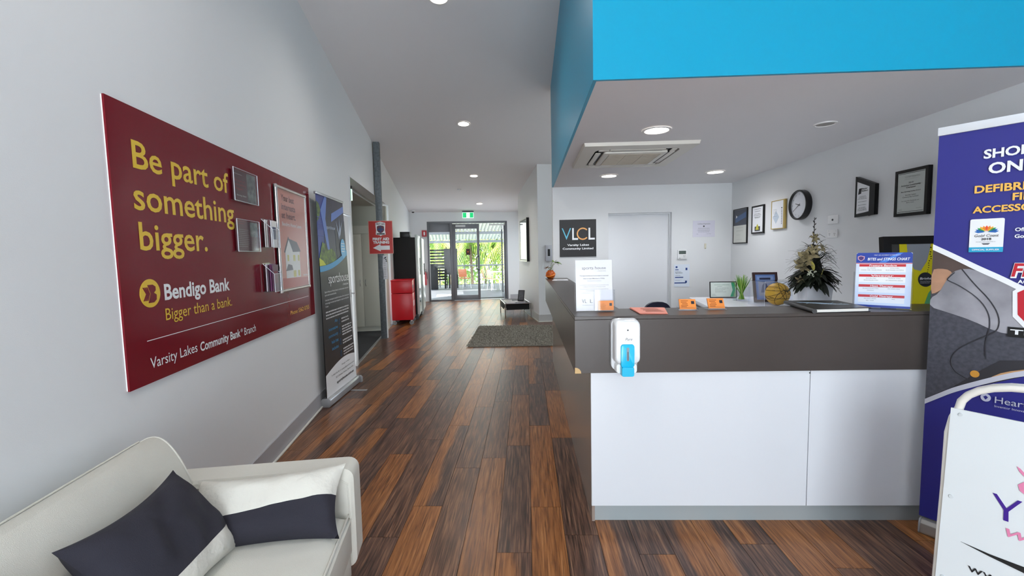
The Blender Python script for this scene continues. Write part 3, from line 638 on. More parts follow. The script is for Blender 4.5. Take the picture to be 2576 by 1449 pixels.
for i in range(11):
    a = r.uniform(2.4,3.6); L = r.uniform(.12,.2); z = r.uniform(.07,.2); p = [(0.06*math.cos(a)+L*t*math.cos(a), -.05-L*t*.3, z+.02*math.sin(PI*t)-.05*t*t) for t in (0,.33,.66,1)]; q.tube(p,.0012,4)
for i in range(10):
    a = r.uniform(-.5,.6); L = r.uniform(.08,.12); z = r.uniform(.1,.3); p = [(0.03+L*t*math.cos(a), -.05+L*t*math.sin(a)*.5, z+.05*math.sin(PI*t*.8)-.03*t*t) for t in (0,.33,.66,1)]; q.tube(p,.0012,4)
q.build('wispy_stems', mat('dark_stem'), fa)
# framed jersey
jf = frame('framed_jersey','large black box frame with a yellow and green sports singlet leaning behind the chart','framed jersey',(2.445,2.83,1.001),0,.405,.56,.05,BK,mat('jersey_mount','4a4a48',.7),.035,-.10)
YJ = mat('jersey_yellow','f6e800',.6,bump=.1,bscale=300); y_ = -.033
sheet(jf,'grey_mount',[(-.10,.30),(.10,.30),(.10,.51),(-.10,.51)],-.0325,mat('mount_grey','a7adb4',.7))
sheet(jf,'singlet_body',[(-.135,.05),(-.13,.28),(-.105,.36),(-.105,.51),(-.06,.51),(-.055,.42),(-.02,.35),(.02,.34),(.06,.40),(.08,.47),(.088,.51),(.135,.51),(.115,.42),(.108,.36),(.12,.30),(.145,.275),(.145,.255),(.125,.25),(.10,.05)],y_-.001,YJ)
sheet(jf,'green_panel',[(.035,.05),(.02,.10),(.06,.20),(.10,.25),(.124,.25),(.108,.12)],y_-.0025,mat('jersey_green','5fb87a',.6)); sheet(jf,'blue_piping',[(.100,.05),(.106,.05),(.135,.25),(.126,.25)],y_-.0032,mat('jersey_blue','1e5a96',.6))
sheet(jf,'round_badge',circ(.045,.285,.045),y_-.003,mat('badge_black','1d232a',.6)); text(jf,'Bright',.010,.080,.285,.014,WPR,y_-.0035,bold=.02,shear=.2); bars(jf,.012,.078,[.263,.272],.003,WPR,y_-.0035)
for i in range(13): rr = random.Random(i); sheet(jf,'black_spot',circ(.098-.035*i/13*1.2+rr.uniform(-.014,.014)*(1-i/16), .50-.014*i,.0045-.00018*i,n=8),y_-.0028,BLACKM)
sheet(jf,'black_underlay',[(.108,.05),(.148,.05),(.148,.25),(.13,.25)],y_-.0008,BLACKM)
# office chair behind the counter
oc = thing('office_chair', 'dark navy office chair whose backrest top shows above the counter', 'chair', (1.225,4.15,0))
NAVYP = mat('navy_shell','14162c',.25)
q = MB(); vs, fs = smoothgrid(lambda u,v: ((.150*math.copysign(abs(math.cos(2*PI*u))**.7,math.cos(2*PI*u))), -.02+.03*abs(math.cos(2*PI*u))**2+(.04*(v)), .80+.225*math.copysign(abs(math.sin(2*PI*u))**.85,math.sin(2*PI*u))), 32, 3, True)
q.add(vs, fs); n = 32; q.add([vs[i] for i in range(n)],[tuple(range(n))[::-1]]); q.add([vs[2*n+i] for i in range(n)],[tuple(range(n))]); q.build('backrest', NAVYP, oc, fixn=True, smooth=True)
B(-.22,.22,-.47,-.03,.44,.50).build('seat', NAVYP, oc, bevel=.02); MB().tube([(0,.02,.46),(0,.06,.6),(0,.03,.75)],.018,8).build('back_bracket', BLACK, oc, smooth=True)
MB().tube([(0,-.24,.08),(0,-.24,.44)],.025,12).build('gas_column', BLACK, oc)
for k in range(5):
    a = k*2*PI/5; lg = MB().tube([(0,-.24,.10),(.27*math.cos(a),-.24+.27*math.sin(a),.065)],[.022,.014],8).build('base_leg', BLACK, oc)
    MB().lathe([(.001,-.012),(.026,-.012),(.026,.012),(.001,.012)],(.27*math.cos(a),-.24+.27*math.sin(a),.027),12,axis='y').build('castor', BLACK, lg)

# ------------------------------------------------------------------ office walls
RW = -PI/2
dk = mat('slate_print','3d424e',.4)
f1 = frame('framed_award','tall thin black-framed certificate with dark slate upper half, first from the corner','award',(2.798,5.862,1.577),RW,.372,.452,.012,BK,mat('off_white_sheet','d6d8d0',.4),.016)
sheet(f1,'slate_top',rect(-.172,.172,.235,.438),-.0125,dk); sheet(f1,'blue_slant',[(-.12,.27),(.16,.33),(.16,.40),(-.12,.34)],-.014,mat('blue_slant','3f5c86',.4)); sheet(f1,'triangle_logo',[(-.10,.33),(-.10,.37),(-.065,.35)],-.0155,WPR); bars(f1,-.10,.0,[.275,.30],.006,GPR,-.0155); bars(f1,-.09,.10,[.05,.11,.16,.165,.20,.21],.004,mat('pale_print','a9aca6',.5),-.0145)  # lighter blue slanted band on the slate half
f2 = frame('framed_award','black-framed white certificate with a small yellow picture at its foot','award',(2.798,5.42,1.686),RW,.275,.335,.018,BK,mat('white_sheet','eceef2',.4),.018)
bars(f2,-.085,.085,[.288,.262,.232,.215,.195,.185],.007,BPR,-.0162,center=True); sheet(f2,'photo',rect(-.06,.06,.03,.085),-.016,mat('photo_dark','2f343c',.5)); sheet(f2,'yellow_figure',[(-.04,.045),(-.02,.09),(.0,.115),(.02,.09),(.035,.045)],-.0165,mat('photo_yellow','c4bd3e',.5))
f3 = frame('framed_award','gold-framed pale certificate left of the wall clock','award',(2.798,4.983,1.717),RW,.262,.315,.008,mat('gold_frame','b9a05a',.35,metal=.4),mat('white_sheet'),.022)
sheet(f3,'gold_edge',rect(.098,.123,.008,.307),-.0195,mat('gold_frame')); sheet(f3,'grey_knot',[(-.10,.13),(-.04,.2),(.02,.13),(-.04,.06)],-.0192,mat('knot_grey','c2cfdc',.5)); bars(f3,-.09,.0,[.17,.185,.20,.215,.14],.004,GPR,-.0205)
for i in range(9): sheet(f3,'vertical_letter',rect(.066,.078,.05+.018*i,.060+.018*i),-.0205,GPR)
sheet(f3,'seal',circ(.072,.225,.008,n=10),-.0205,BPR)
# clock
ck_ = thing('wall_clock', 'round wall clock with deep black rim and white face', 'clock', (2.798,4.575,1.935), RW)
MB().lathe([(.145,0),(.150,-.012),(.150,-.055),(.144,-.062),(.134,-.060),(.132,-.040)],seg=64,axis='y',cap=False).build('rim', mat('clock_black','0b0b0d',.3), ck_, smooth=True, fixn=True)
MB().lathe([(.0001,-.0385),(.134,-.0385),(.134,-.036)],seg=48,axis='y').build('dial', mat('clock_face','e6e8ee',.5), ck_, fixn=True)
for k in range(12):
    a = PI/2-(k+1)*PI/6; s = str(k+1); text(ck_,s,.110*math.cos(a),None,.110*math.sin(a)-.008,.016,GPR,-.0395,align='c',name='numeral')
def hand(ang,L,w,nm,y): 
    a = PI/2-ang; d = (math.cos(a),math.sin(a)); n = (-d[1],d[0]); sheet(ck_,nm,[(-d[0]*.02+n[0]*w,-d[1]*.02+n[1]*w),(-d[0]*.02-n[0]*w,-d[1]*.02-n[1]*w),(d[0]*L-n[0]*w*.6,d[1]*L-n[1]*w*.6),(d[0]*L+n[0]*w*.6,d[1]*L+n[1]*w*.6)],y,BPR)
hand(math.radians(286),.062,.004,'hour_hand',-.042); hand(math.radians(238),.105,.003,'minute_hand',-.044)
MB().lathe([(.0001,-.057),(.132,-.057),(.132,-.056)],seg=48,axis='y').build('clock_glass', GLASS, ck_, fixn=True)
# switch plates
sw = thing('data_socket', 'white single wall plate with round hole, above the power point', 'wall socket', (2.798,4.123,1.715), RW); B(-.066,.066,-.009,0,0,.078).build('plate', W_, sw, bevel=.003); MB().tube([(0,-.009,.036),(0,-.013,.036)],.009,12).build('round_port', BLACK, sw)
sw = thing('power_point', 'white double power point on the office wall', 'wall socket', (2.798,4.126,1.588), RW); B(-.066,.066,-.009,0,0,.076).build('plate', W_, sw, bevel=.003)
for x in (-.033,.033):
    for dx,dz in ((-.007,.003),(.007,.003),(0,-.010)): B(x+dx-.0015,x+dx+.0015,-.0096,-.009,.034+dz-.005,.034+dz+.005).build('slot', BLACK, sw)
for x in (-.048,.048): B(x-.006,x+.006,-.013,-.009,.055,.070).build('rocker', W_, sw, bevel=.001)
# slanted black award and champion award
f4 = frame('award_plaque','black plaque with slanted top and white insert, left of the large certificate','award',(2.798,3.725,1.748),RW,.21,.34,.014,mat('gloss_black','09090b',.3,spec=.3),None,.03,outline=[(-.105,0),(.105,.008),(.105,.250),(-.105,.338)])
sheet(f4,'white_insert',[(-.095,.025),(.045,.040),(.045,.235),(-.095,.300)],-.026,WPR,.006); sheet(f4,'logo_square',[(-.075,.185),(-.045,.19),(-.038,.235),(-.068,.232)],-.0275,BPR); text(f4,'Master',-.035,.025,.222,.012,BPR,-.0275,bold=.02); text(f4,'Builders',-.035,.03,.205,.012,BPR,-.0275,bold=.02)
bars(f4,-.08,.03,[.165,.155,.145,.122,.095,.075,.066,.058,.05],.004,BPR,-.0275,center=True)
sheet(f4,'black_right_band',[(.047,.0),(.105,.008),(.105,.250),(.047,.274)],-.0295,mat('gloss_black'),.004); sheet(f4,'black_top_band',[(-.105,.30),(.047,.237),(.105,.25),(-.105,.338)],-.029,mat('gloss_black'),.003); sheet(f4,'black_foot',[(-.105,0),(.05,.006),(.05,.036),(-.105,.026)],-.029,mat('gloss_black'),.003)
f5 = frame('award_certificate','black-framed grey certificate for an inclusive community champion next to the tall blue banner','award',(2.798,3.296,1.718),RW,.272,.335,.022,mat('gloss_black'),mat('silver_sheet','c3c9c4',.4),.03)
for z in (.030,.305): sheet(f5,'rule_line',rect(-.105,.105,z,z+.003),-.0275,BPR)
text(f5,'Spinal Injuries',-.055,.07,.275,.014,mat('pale_print'),-.028); text(f5,'AUSTRALIA QUEENSLAND',-.055,.06,.262,.006,mat('pale_print'),-.028)
text(f5,'2012',-.02,.02,.234,.010,BPR,-.028,bold=.01); text(f5,'Inclusive Community',-.08,.08,.216,.011,BPR,-.028,bold=.01); text(f5,'Champion',-.038,.04,.200,.011,BPR,-.028,bold=.01)
text(f5,'Best Sporting Facility Award',-.08,.08,.172,.008,BPR,-.028); text(f5,'Varsity Lakes',-.045,.045,.146,.009,BPR,-.028); text(f5,'Community Limited',-.065,.065,.132,.009,BPR,-.028); text(f5,'For Lake Orr Parklands and',-.072,.072,.105,.007,BPR,-.028); text(f5,'Sports House',-.032,.032,.093,.007,BPR,-.028)
bars(f5,-.095,-.055,[.042,.05],.003,GPR,-.028); bars(f5,.05,.095,[.05],.003,GPR,-.028)
# back wall
vs_ = thing('company_sign','square black sign with blue, white and orange letters VLCL on the office back wall','sign',(.712,6.128,1.443))
B(-.252,.252,-.012,-.004,0,.512).build('sign_board', mat('sign_black','191719',.5,var=.2,vscale=6), vs_); B(-.258,.258,-.004,0,-.006,.518).build('sign_edge', W_, vs_)
text(vs_,'V',-.222,-.092,.236,.160,mat('sign_blue','58bfdc',.4),-.0135,bold=-.012); text(vs_,'L',-.078,.002,.236,.160,WPR,-.0135,bold=.01)
q = MB(); o_, i_ = [], []
for k in range(29):
    a = math.radians(42+k*276/28); o_.append((.068+.084*math.cos(a),.316+.084*math.sin(a))); i_.append((.068+.066*math.cos(a),.316+.066*math.sin(a)))
for k in range(28): q.prism([o_[k],o_[k+1],i_[k+1],i_[k]],-.0145,-.013,'y')
q.build('lettering', mat('sign_orange','f3ab5a',.4), vs_); text(vs_,'L',.146,.232,.236,.160,WPR,-.0135,bold=.01)
text(vs_,'Varsity Lakes',-.148,.152,.152,.026,WPR,-.0135,bold=.03); text(vs_,'Community Limited',-.212,.212,.102,.026,WPR,-.0135,bold=.03)
ap = thing('appreciation_notice','small white certificate sheet on the back wall, above and right of the thermostat','notice',(2.428,6.128,1.68)); sheet(ap,'sheet',rect(-.148,.148,0,.222),-.002,mat('lilac_paper','dad9e6',.6),.002)
q = text(ap,'Certificate of Appreciation',-.085,.085,.170,.018,GPR,-.0032); sheet(ap,'seal',circ(0,.145,.010,n=10),-.0032,BPR); bars(ap,-.10,.10,[.118,.105,.09,.078,.066],.004,GPR,-.0032,center=True); bars(ap,-.10,-.07,[.04],.004,GPR,-.0032); bars(ap,.04,.1,[.04],.004,GPR,-.0032)
th = thing('thermostat','small white wall controller with grey screen','thermostat',(2.136,6.128,1.382)); B(-.062,.062,-.02,0,0,.126).build('housing', W_, th, bevel=.004); sheet(th,'screen',rect(-.048,.048,.07,.115),-.0212,mat('lcd','59645f',.2)); bars(th,.01,.05,[.03,.045],.005,GPR,-.0212); sheet(th,'button',rect(-.04,-.03,.012,.018),-.0212,BPR)
bn = thing('blue_notice','white appreciation notice with dark blue bars and squares under the thermostat','notice',(2.136,6.128,1.0)); sheet(bn,'sheet',rect(-.105,.105,0,.31),-.002,mat('pale_blue_paper','dfe8f4',.6),.002)
DB = mat('notice_blue','173f86',.5)
for a in ((-.085,-.06,.262,.285),(-.09,-.045,.232,.242),(-.092,.02,.125,.138),(-.1,.06,.048,.062),(.05,.075,.23,.262),(.045,.07,.055,.085)): sheet(bn,'blue_block',rect(*a),-.0032,DB)
text(bn,'Certificate of',-.09,-.01,.205,.012,GPR,-.0032); text(bn,'Appreciation',-.09,.01,.188,.013,GPR,-.0032,bold=.02); text(bn,'Varsity Lakes',-.09,-.02,.155,.010,GPR,-.0032); bars(bn,-.09,.0,[.085,.093],.003,GPR,-.0032)
hk = thing('wall_hook','small white adhesive hook on the back wall under the lilac certificate','hook',(2.45,6.128,1.50)); B(-.014,.014,-.006,0,.02,.09).build('hook_plate', mat('hook_ivory','dcd8c4',.4), hk, bevel=.003); MB().tube([(0,-.006,.03),(0,-.022,.018),(0,-.026,.03)],.004,8).build('hook_prong', mat('hook_ivory'), hk)
# small intercom past the office wall
ic = thing('intercom','pale grey wall intercom box on the corridor face behind the orange vase','intercom',tuple(WA(2.05,9.398,1.33)),DA); B(-.065,.075,-.05,0,0,.35).build('housing', mat('intercom_grey','c9cbd3',.4), ic, bevel=.006); B(-.02,.03,-.054,-.05,.11,.26).build('slot', BLACK, ic)

# ------------------------------------------------------------------ ceiling fittings
LENS = mat('lamp_lens','fff4e6',.4,emit=14)
def downlight(x, y, z, label, on=True, slope=False, r=.088, group='round downlights'):
    t = thing('downlight' if on else 'ceiling_speaker', label, 'ceiling light' if on else 'ceiling speaker', (x,y,z), 0, None)
    if slope: t.rotation_euler = (math.atan(-.098),0,0)
    MB().lathe([(r*1.22,0),(r*1.2,-.006),(r*1.0,-.008),(r*.95,-.002)],seg=36,cap=False).build('trim_ring', mat('lamp_trim','e7e5e2',.4), t, smooth=True, fixn=True)
    MB().lathe([(r*.96,-.003),(1e-5,-.003)],seg=36,cap=False).build('lens' if on else 'grille', LENS if on else mat('speaker_grille','a7a49e',.8), t, fixn=True)
    if on:
        d = bpy.data.lights.new('lamp','SPOT'); d.energy = LAMP_W*(4 if slope else 2.2); d.spot_size = math.radians(150); d.spot_blend = 1; d.shadow_soft_size = .06; d.color = (1,.93,.85) if slope else (.93,.95,1)
        o = bpy.data.objects.new('lamp', d); COL.objects.link(o); o.parent = t; o.location = (0,0,-.02)
    return t
for x,y,l in ((-.59,1.35,'corridor downlight overhead, hidden above the top edge of the picture'),(-.782,4.28,'corridor downlight cut off by the top edge of the picture'),(-.981,7.256,'largest whole corridor downlight, halfway along the sloping ceiling'),(-1.184,10.27,'corridor downlight just nearer than the small smoke detector'),(-1.383,13.25,'farthest lit corridor downlight, just above the far doors')):  # nearest downlight is unseen, extends the row and is kept for its light
    downlight(x, y, ceil_z(x,y)-.001, l, slope=True)
for x,y,l in ((.985,3.385,'lit downlight in the flat office ceiling in front of the air conditioner'),(.99,5.31,'lit downlight behind the air conditioner on its left'),(2.197,5.235,'lit downlight near the far right corner of the office ceiling')):
    downlight(x, y, 2.399, l)
t = downlight(2.19,3.352,2.399,'unlit round grey fitting in the office ceiling near the right wall',on=False,r=.062)
t['category'] = 'ceiling fitting'; t.name = 'unlit_downlight'
sd2 = thing('smoke_detector','small round white smoke detector on the corridor ceiling','smoke detector',(-1.711,11.459,ceil_z(-1.711,11.459)-.001)); MB().lathe([(.055,0),(.055,-.015),(.035,-.035),(1e-5,-.037)],seg=24).build('detector_body', W_, sd2, smooth=True); MB().lathe([(.008,-.037),(.006,-.042),(1e-5,-.042)],seg=8).build('sensor', GREY, sd2)
p = WA(-1.22,14.3); sc_ = thing('dome_camera','small white dome security camera in the ceiling corner left of the far doors','camera',(p.x,p.y,ceil_z(p.x,p.y)-.001)); MB().lathe([(.07,0),(.07,-.03),(.05,-.04)],seg=24).build('camera_base', W_, sc_, smooth=True); MB().lathe([(.045,-.03),(.04,-.06),(.02,-.075),(1e-5,-.078)],seg=20).build('camera_dome', BLACK, sc_, smooth=True)
# cassette air conditioner
ac = thing('air_conditioner','square off-white ceiling cassette air conditioner over the reception','air conditioner',(.967,4.192,2.399))
ACW = mat('cassette_white','dad6cc',.4); h = .478
q = MB()
o = rrect(-h,h,-h,h,.01,2); i = rrect(-.36,.36,-.36,.36,.06,2); n = len(o)
q.add([(a,b,0) for a,b in o]+[(a,b,-.028) for a,b in [(x*.985,y*.985) for x,y in o]]+[(a,b,-.034) for a,b in i]+[(a,b,-.012) for a,b in i],[(k*n+j,k*n+(j+1)%n,(k+1)*n+(j+1)%n,(k+1)*n+j) for k in range(3) for j in range(n)]); q.build('fascia_frame', ACW, ac, fixn=True)
B(-.35,.35,-.35,.35,-.02,-.010).build('duct_shadow', BLACK, ac)
g_ = MB().prism(rrect(-.275,.275,-.275,.275,.02,3),-.046,-.022,'z').build('grille_panel', ACW, ac, bevel=.004)
q = MB().box(-.225,.225,-.225,.225,-.0475,-.046)
q.build('intake_mesh', mat('intake_beige','b3a999',.7), g_)
q = MB()
for k in range(23): q.box(-.225,.225,-.222+k*.02,-.218+k*.02,-.0495,-.0475)
for k in range(4): q.box(-.226+k*.15,-.222+k*.15,-.225,.225,-.0500,-.0475)
o = q.build('intake_louvres', mat('intake_louvre','c0b7a8',.6), g_); o['kind'] = 'stuff'
for k in range(4):
    f = MB().box(-.235,.235,.300,.345,-.036,-.029).build('air_vane', ACW, ac, bevel=.003); f.rotation_euler = (0,0,k*PI/2)
    f2 = MB().box(-.215,.215,.292,.299,-.0355,-.024).build('vane_gap', BLACK, ac); f2.rotation_euler = (0,0,k*PI/2)
    c = MB().box(.24,.33,.29,.335,-.035,-.026).build('corner_cap', ACW, ac, bevel=.004); c.rotation_euler = (0,0,k*PI/2)

# ------------------------------------------------------------------ sofa (corridor frame, against the left wall)
def arect(cx_, cy_): return tuple(WA(cx_, cy_))
SF = mat('sofa_fabric','d8d6cc',.85,bump=.35,bscale=500,var=.05,vscale=3)
so = thing('sofa','cream fabric two-seat sofa against the left wall','sofa',arect(-.9,1.0),DA)
def loc(q, a=-.9, b=1.0):
    q.v = [(x-a,y-b,z) for x,y,z in q.v]; return q
prof = [(-1.028,.30),(-1.045,.45),(-1.075,.58),(-1.108,.68),(-1.140,.745),(-1.170,.785),(-1.198,.802),(-1.228,.800),(-1.262,.780),(-1.295,.72),(-1.315,.6),(-1.33,.45),(-1.335,.12),(-1.05,.12)]
def chaikin(p, n=2, closed=True):
    for _ in range(n):
        o = []
        for i in range(len(p) if closed else len(p)-1):
            a, b = p[i], p[(i+1)%len(p)]; o += [tuple(x*.75+y*.25 for x,y in zip(a,b)), tuple(x*.25+y*.75 for x,y in zip(a,b))]
        p = o if closed else [p[0]]+o+[p[-1]]
    return p
prof = chaikin(prof)
q = MB()
for y0,y1 in ((-.13,1.885),):
    n = len(prof); ys = [(-.13,.97),(-.12,1),(1.872,1),(1.885,.975)]
    cxx, czz = -1.18,.45
    for y,s in ys: q.v += [(cxx+(x-cxx)*s, y, czz+(z-czz)*s) for x,z in prof]
    for k in range(3): q.f += [(k*n+j,k*n+(j+1)%n,(k+1)*n+(j+1)%n,(k+1)*n+j) for j in range(n)]
    q.f += [tuple(range(n)), tuple(3*n+j for j in range(n))]; q.mi = [0]*len(q.f)
loc(q).build('backrest', SF, so, fixn=True, smooth=True)
q = MB(); q.tube([(-1.258,-.12,.788),(-1.258,1.87,.788)],.0035,6); q.tube(chaikin([(-1.258,1.878,.783),(-1.23,1.880,.798),(-1.198,1.880,.799),(-1.170,1.880,.782),(-1.140,1.880,.742),(-1.108,1.880,.678),(-1.075,1.880,.58),(-1.04,1.880,.44)],2,False),.0035,6)
loc(q).build('backrest_piping', SF, so, smooth=True)
def arm(y0, y1):
    q = MB(); pr_ = rrect(-1.33,-.452,.16,.603,.045,5); n = len(pr_)
    for y,s in ((y0,-.012),(y0+.012,0),(y1-.012,0),(y1,-.012)):
        q.v += [(x+(-s if x < -.9 else s), y, z+(s if z > .4 else -s)) for x,z in pr_]
    for k in range(3): q.f += [(k*n+j,k*n+(j+1)%n,(k+1)*n+(j+1)%n,(k+1)*n+j) for j in range(n)]
    q.f += [tuple(range(n)), tuple(3*n+j for j in range(n))]; q.mi = [0]*len(q.f); return loc(q)
a1 = arm(1.875,2.012).build('armrest', SF, so, fixn=True, smooth=True); arm(-.27,-.135).build('armrest', SF, so, fixn=True, smooth=True)
q = MB(); q.tube([(-1.08,1.873,.575),(-.52,1.873,.575),(-.475,1.873,.54),(-.47,1.873,.35),(-.468,1.873,.2)],.003,6); loc(q).build('arm_piping', SF, a1, smooth=True)
def cushion(y0,y1):
    def fn(u,v):
        x = -1.05+.585*u; y = y0+(y1-y0)*v; e = min(1,min(u,1-u)*9)*min(1,min(v,1-v)*14)
        return (x, y, .385+.045*e**.5+.012*math.sin(PI*u)*math.sin(PI*v)+.004*noise.noise(Vector((x*6,y*6,1))))
    vs, fs = smoothgrid(fn, 22, 34); q = MB().add(vs, fs); loc(q); 
    return q
for y0,y1 in ((.875,1.872),(-.13,.87)):
    c = cushion(y0,y1).build('seat_cushion', SF, so, smooth=True)
    loc(B(-1.05,-.468,y0,y1,.24,.386)).build('cushion_side', SF, c, bevel=.006)
    q = MB().tube([(-.475,y0+.01,.405),(-.475,y1-.01,.405)],.004,6); loc(q).build('cushion_piping', SF, c, smooth=True)
loc(B(-1.30,-.475,-.13,1.875,.13,.245)).build('seat_base', SF, so, bevel=.01)
for x in (-1.28,-.54):
    for y in (-.2,1.93): loc(MB().tube([(x,y,0),(x,y,.165)],[.018,.026],10)).build('leg', BLACK, so)
# cushions
CW = mat('cushion_white','d3d1c8',.85,bump=.5,bscale=40); CN = mat('cushion_navy','25242f',.85,bump=.3,bscale=400)
def pillow(label, c, u, v, w, h, t, seam, name='throw_pillow', sag=0, sl=0):
    th_ = thing(name, label, 'cushion', tuple(WA(*c)), DA)
    u = Vector(u).normalized(); v = (Vector(v)-u*Vector(v).dot(u)).normalized(); n = u.cross(v); nu, nv = 30, 22; parts = ([],[])
    def pt(i,j,s):
        a = -1+2*i/nu; b = -1+2*j/nv
        b = b+sl*a*(1-b*b); k = (1-abs(a)**3.2)*(1-abs(b)**3.2); pinch = 1-.17*(1-abs(a)**2)*abs(b)**3; p2 = 1-.10*(1-abs(b)**2)*abs(a)**4
        th2 = s*t/2*max(0,k)**.55 + .011*noise.noise(Vector((a*4+seam(0)*9,b*3,s)))*(max(0,k)**.3) + .004*math.sin(a*9+b*5)*(max(0,k)**.5)
        return u*(a*w/2*p2)+v*(b*h/2*pinch+sag*(a*a-.3)*h)+n*th2
    verts = []; idx = {}
    for s in (1,-1):
        for j in range(nv+1):
            for i in range(nu+1): idx[(s,i,j)] = len(verts); verts.append(tuple(pt(i,j,s)))
    fs = []; mi = []
    for s in (1,-1):
        for j in range(nv):
            for i in range(nu):
                f = (idx[(s,i,j)],idx[(s,i+1,j)],idx[(s,i+1,j+1)],idx[(s,i,j+1)]); fs.append(f if s > 0 else f[::-1])
                a = -1+2*(i+.5)/nu; b = -1+2*(j+.5)/nv; mi.append(seam(a,b))
    for k,(nm,m) in enumerate((('white_cover',CW),('navy_cover',CN))):
        sel = [f for f,x in zip(fs,mi) if x == k]
        if not sel: continue
        used = sorted({i for f in sel for i in f}); rm = {o_:n_ for n_,o_ in enumerate(used)}
        q = MB().add([verts[i] for i in used],[tuple(rm[i] for i in f) for f in sel]); o = q.build(nm, m, th_, smooth=True, fixn=False)
    return th_
def sm1(a,b=None): return 0 if b is None else (1 if b > -.42 and b < .96 else 0)
def sm2(a,b=None): return .3 if b is None else (1 if b < -.09 else 0)
def sm3(a,b=None): return .6 if b is None else 1
pillow('oblong navy pillow with a white lower band leaning on the sofa back',(-.955,1.485,.578),(-.05,-1,.02),(-.20,.0,.27),.47,.38,.17,sm1)
pillow('oblong pillow, white above and navy below, leaning on the sofa arm',(-.755,1.765,.522),(1,.03,.03),(0,.66,.68),.57,.285,.16,sm2,sl=.22)
pillow('dark navy pillow whose tip just shows at the bottom left of the sofa',(-1.045,.93,.585),(-.05,-1,.02),(-.30,0,.6),.42,.40,.15,sm3)

# ------------------------------------------------------------------ maroon board on the left wall
RB = DA+PI/2
bd = thing('bank_sign_board','large maroon bank sponsorship board with yellow slogan on the left wall','sign',tuple(WA(-1.37,3.24,.957)),RB)
MAR = mat('maroon_gloss','74111f',.12,bump=.02,bscale=30,spec=.4)
O = 3.24; Z0 = .957
B(-1.245,1.245,-.012,-.004,0,1.213).build('board_panel', MAR, bd); B(-1.2445,1.2445,-.004,0,.002,1.211).build('board_core', WPR, bd)
def bt(s, y0, y1, z, h, m, **k): return text(bd, s, y0-O, y1-O, z-Z0, h, m, -.0132, **k)
bt('Be part of',2.125,2.945,1.908,.118,YEL,bold=.012); bt('something',2.112,2.988,1.728,.122,YEL,bold=.012); bt('bigger.',2.127,2.662,1.552,.122,YEL,bold=.012)
bt('Bendigo Bank',2.263,2.874,1.318,.074,WPR,bold=.025); bt('Bigger than a bank.',2.260,2.887,1.220,.056,YEL)
bt('Varsity Lakes',2.130,2.492,1.020,.048,WPR); bt('Community Bank',2.520,2.965,1.014,.048,WPR,bold=.02); bt('®',2.972,3.000,1.038,.020,WPR); bt('Branch',3.02,3.187,1.010,.048,WPR); bt('Phone 5562 0755',3.84,4.312,1.030,.034,YEL)
sheet(bd,'white_rule',rect(2.122-O,4.313-O,1.1455-Z0,1.1485-Z0),-.0132,WPR)
sheet(bd,'round_logo',circ(2.167-O,1.357-Z0,.067,.064,36),-.0132,YEL)
q = MB(); X = lambda p: [(a-O,b-Z0) for a,b in p]
q.prism(X([(2.150,1.395),(2.185,1.395),(2.203,1.385),(2.203,1.368),(2.190,1.358),(2.207,1.348),(2.205,1.326),(2.186,1.314),(2.150,1.314),(2.168,1.355)]),-.0142,-.0132,'y')
for k in range(3): q.prism(X([(2.118+.012*k,1.385),(2.126+.012*k,1.385),(2.148+.008*k,1.355),(2.126+.012*k,1.325),(2.118+.012*k,1.325),(2.138+.008*k,1.355)]),-.0142,-.0132,'y')
o = q.build('logo_letter', MAR, bd); o['kind'] = 'stuff'
for (y0,y1,z0,z1,lab,k) in ((2.968,3.303,1.872,2.076,'upper clear pocket with a maroon leaflet screwed to the maroon board',0),(2.970,3.291,1.553,1.757,'lower clear pocket with a printed maroon leaflet, right of the word something',1)):
    t = thing('leaflet_pocket',lab,'leaflet holder',tuple(WA(-1.357,(y0+y1)/2,z0)),RB); w = (y1-y0)/2; hh = z1-z0
    MB().box(-w,w,-.022,-.020,0,hh).box(-w,-w+.003,-.02,0,0,hh).box(w-.003,w,-.02,0,0,hh).box(-w,w,-.02,0,0,.003).build('pocket', ACRYL, t)
    q = MB().tube([(-w,-.022,0),(w,-.022,0),(w,-.022,hh),(-w,-.022,hh),(-w,-.022,0)],.0025,4); q.build('pocket_edge', mat('acrylic_edge'), t)
    sheet(t,'leaflet',rect(-w+.006,w-.006,.006,hh-.006),-.012,mat('leaflet_maroon','57202c',.3),.004)
    if k == 0:
        sheet(t,'dark_photo',rect(.03,w-.008,.008,hh-.008),-.0128,mat('leaflet_photo','35373a',.4,var=.7,vscale=25,two='8f968f'))
        text(t,'Be part of',-w+.03,.0,.125,.014,mat('leaflet_red','b03a44',.5),-.0136); text(t,'something',-w+.03,.01,.10,.014,mat('leaflet_red'),-.0136); text(t,'bigger.',-w+.03,-.02,.075,.014,mat('leaflet_red'),-.0136)
        text(t,'Bendigo Bank',-w+.05,.01,.035,.009,WPR,-.0136); bars(t,-w+.02,-.02,[.17],.003,WPR,-.0136)
    else:
        sheet(t,'dark_photo',rect(.04,w-.008,.10,hh-.008),-.0128,mat('leaflet_photo')); bars(t,-w+.03,.03,[.03+.012*i for i in range(10)],.004,mat('pale_print'),-.0136); bars(t,-w+.03,.0,[.175,.188],.006,mat('leaflet_red'),-.0136)
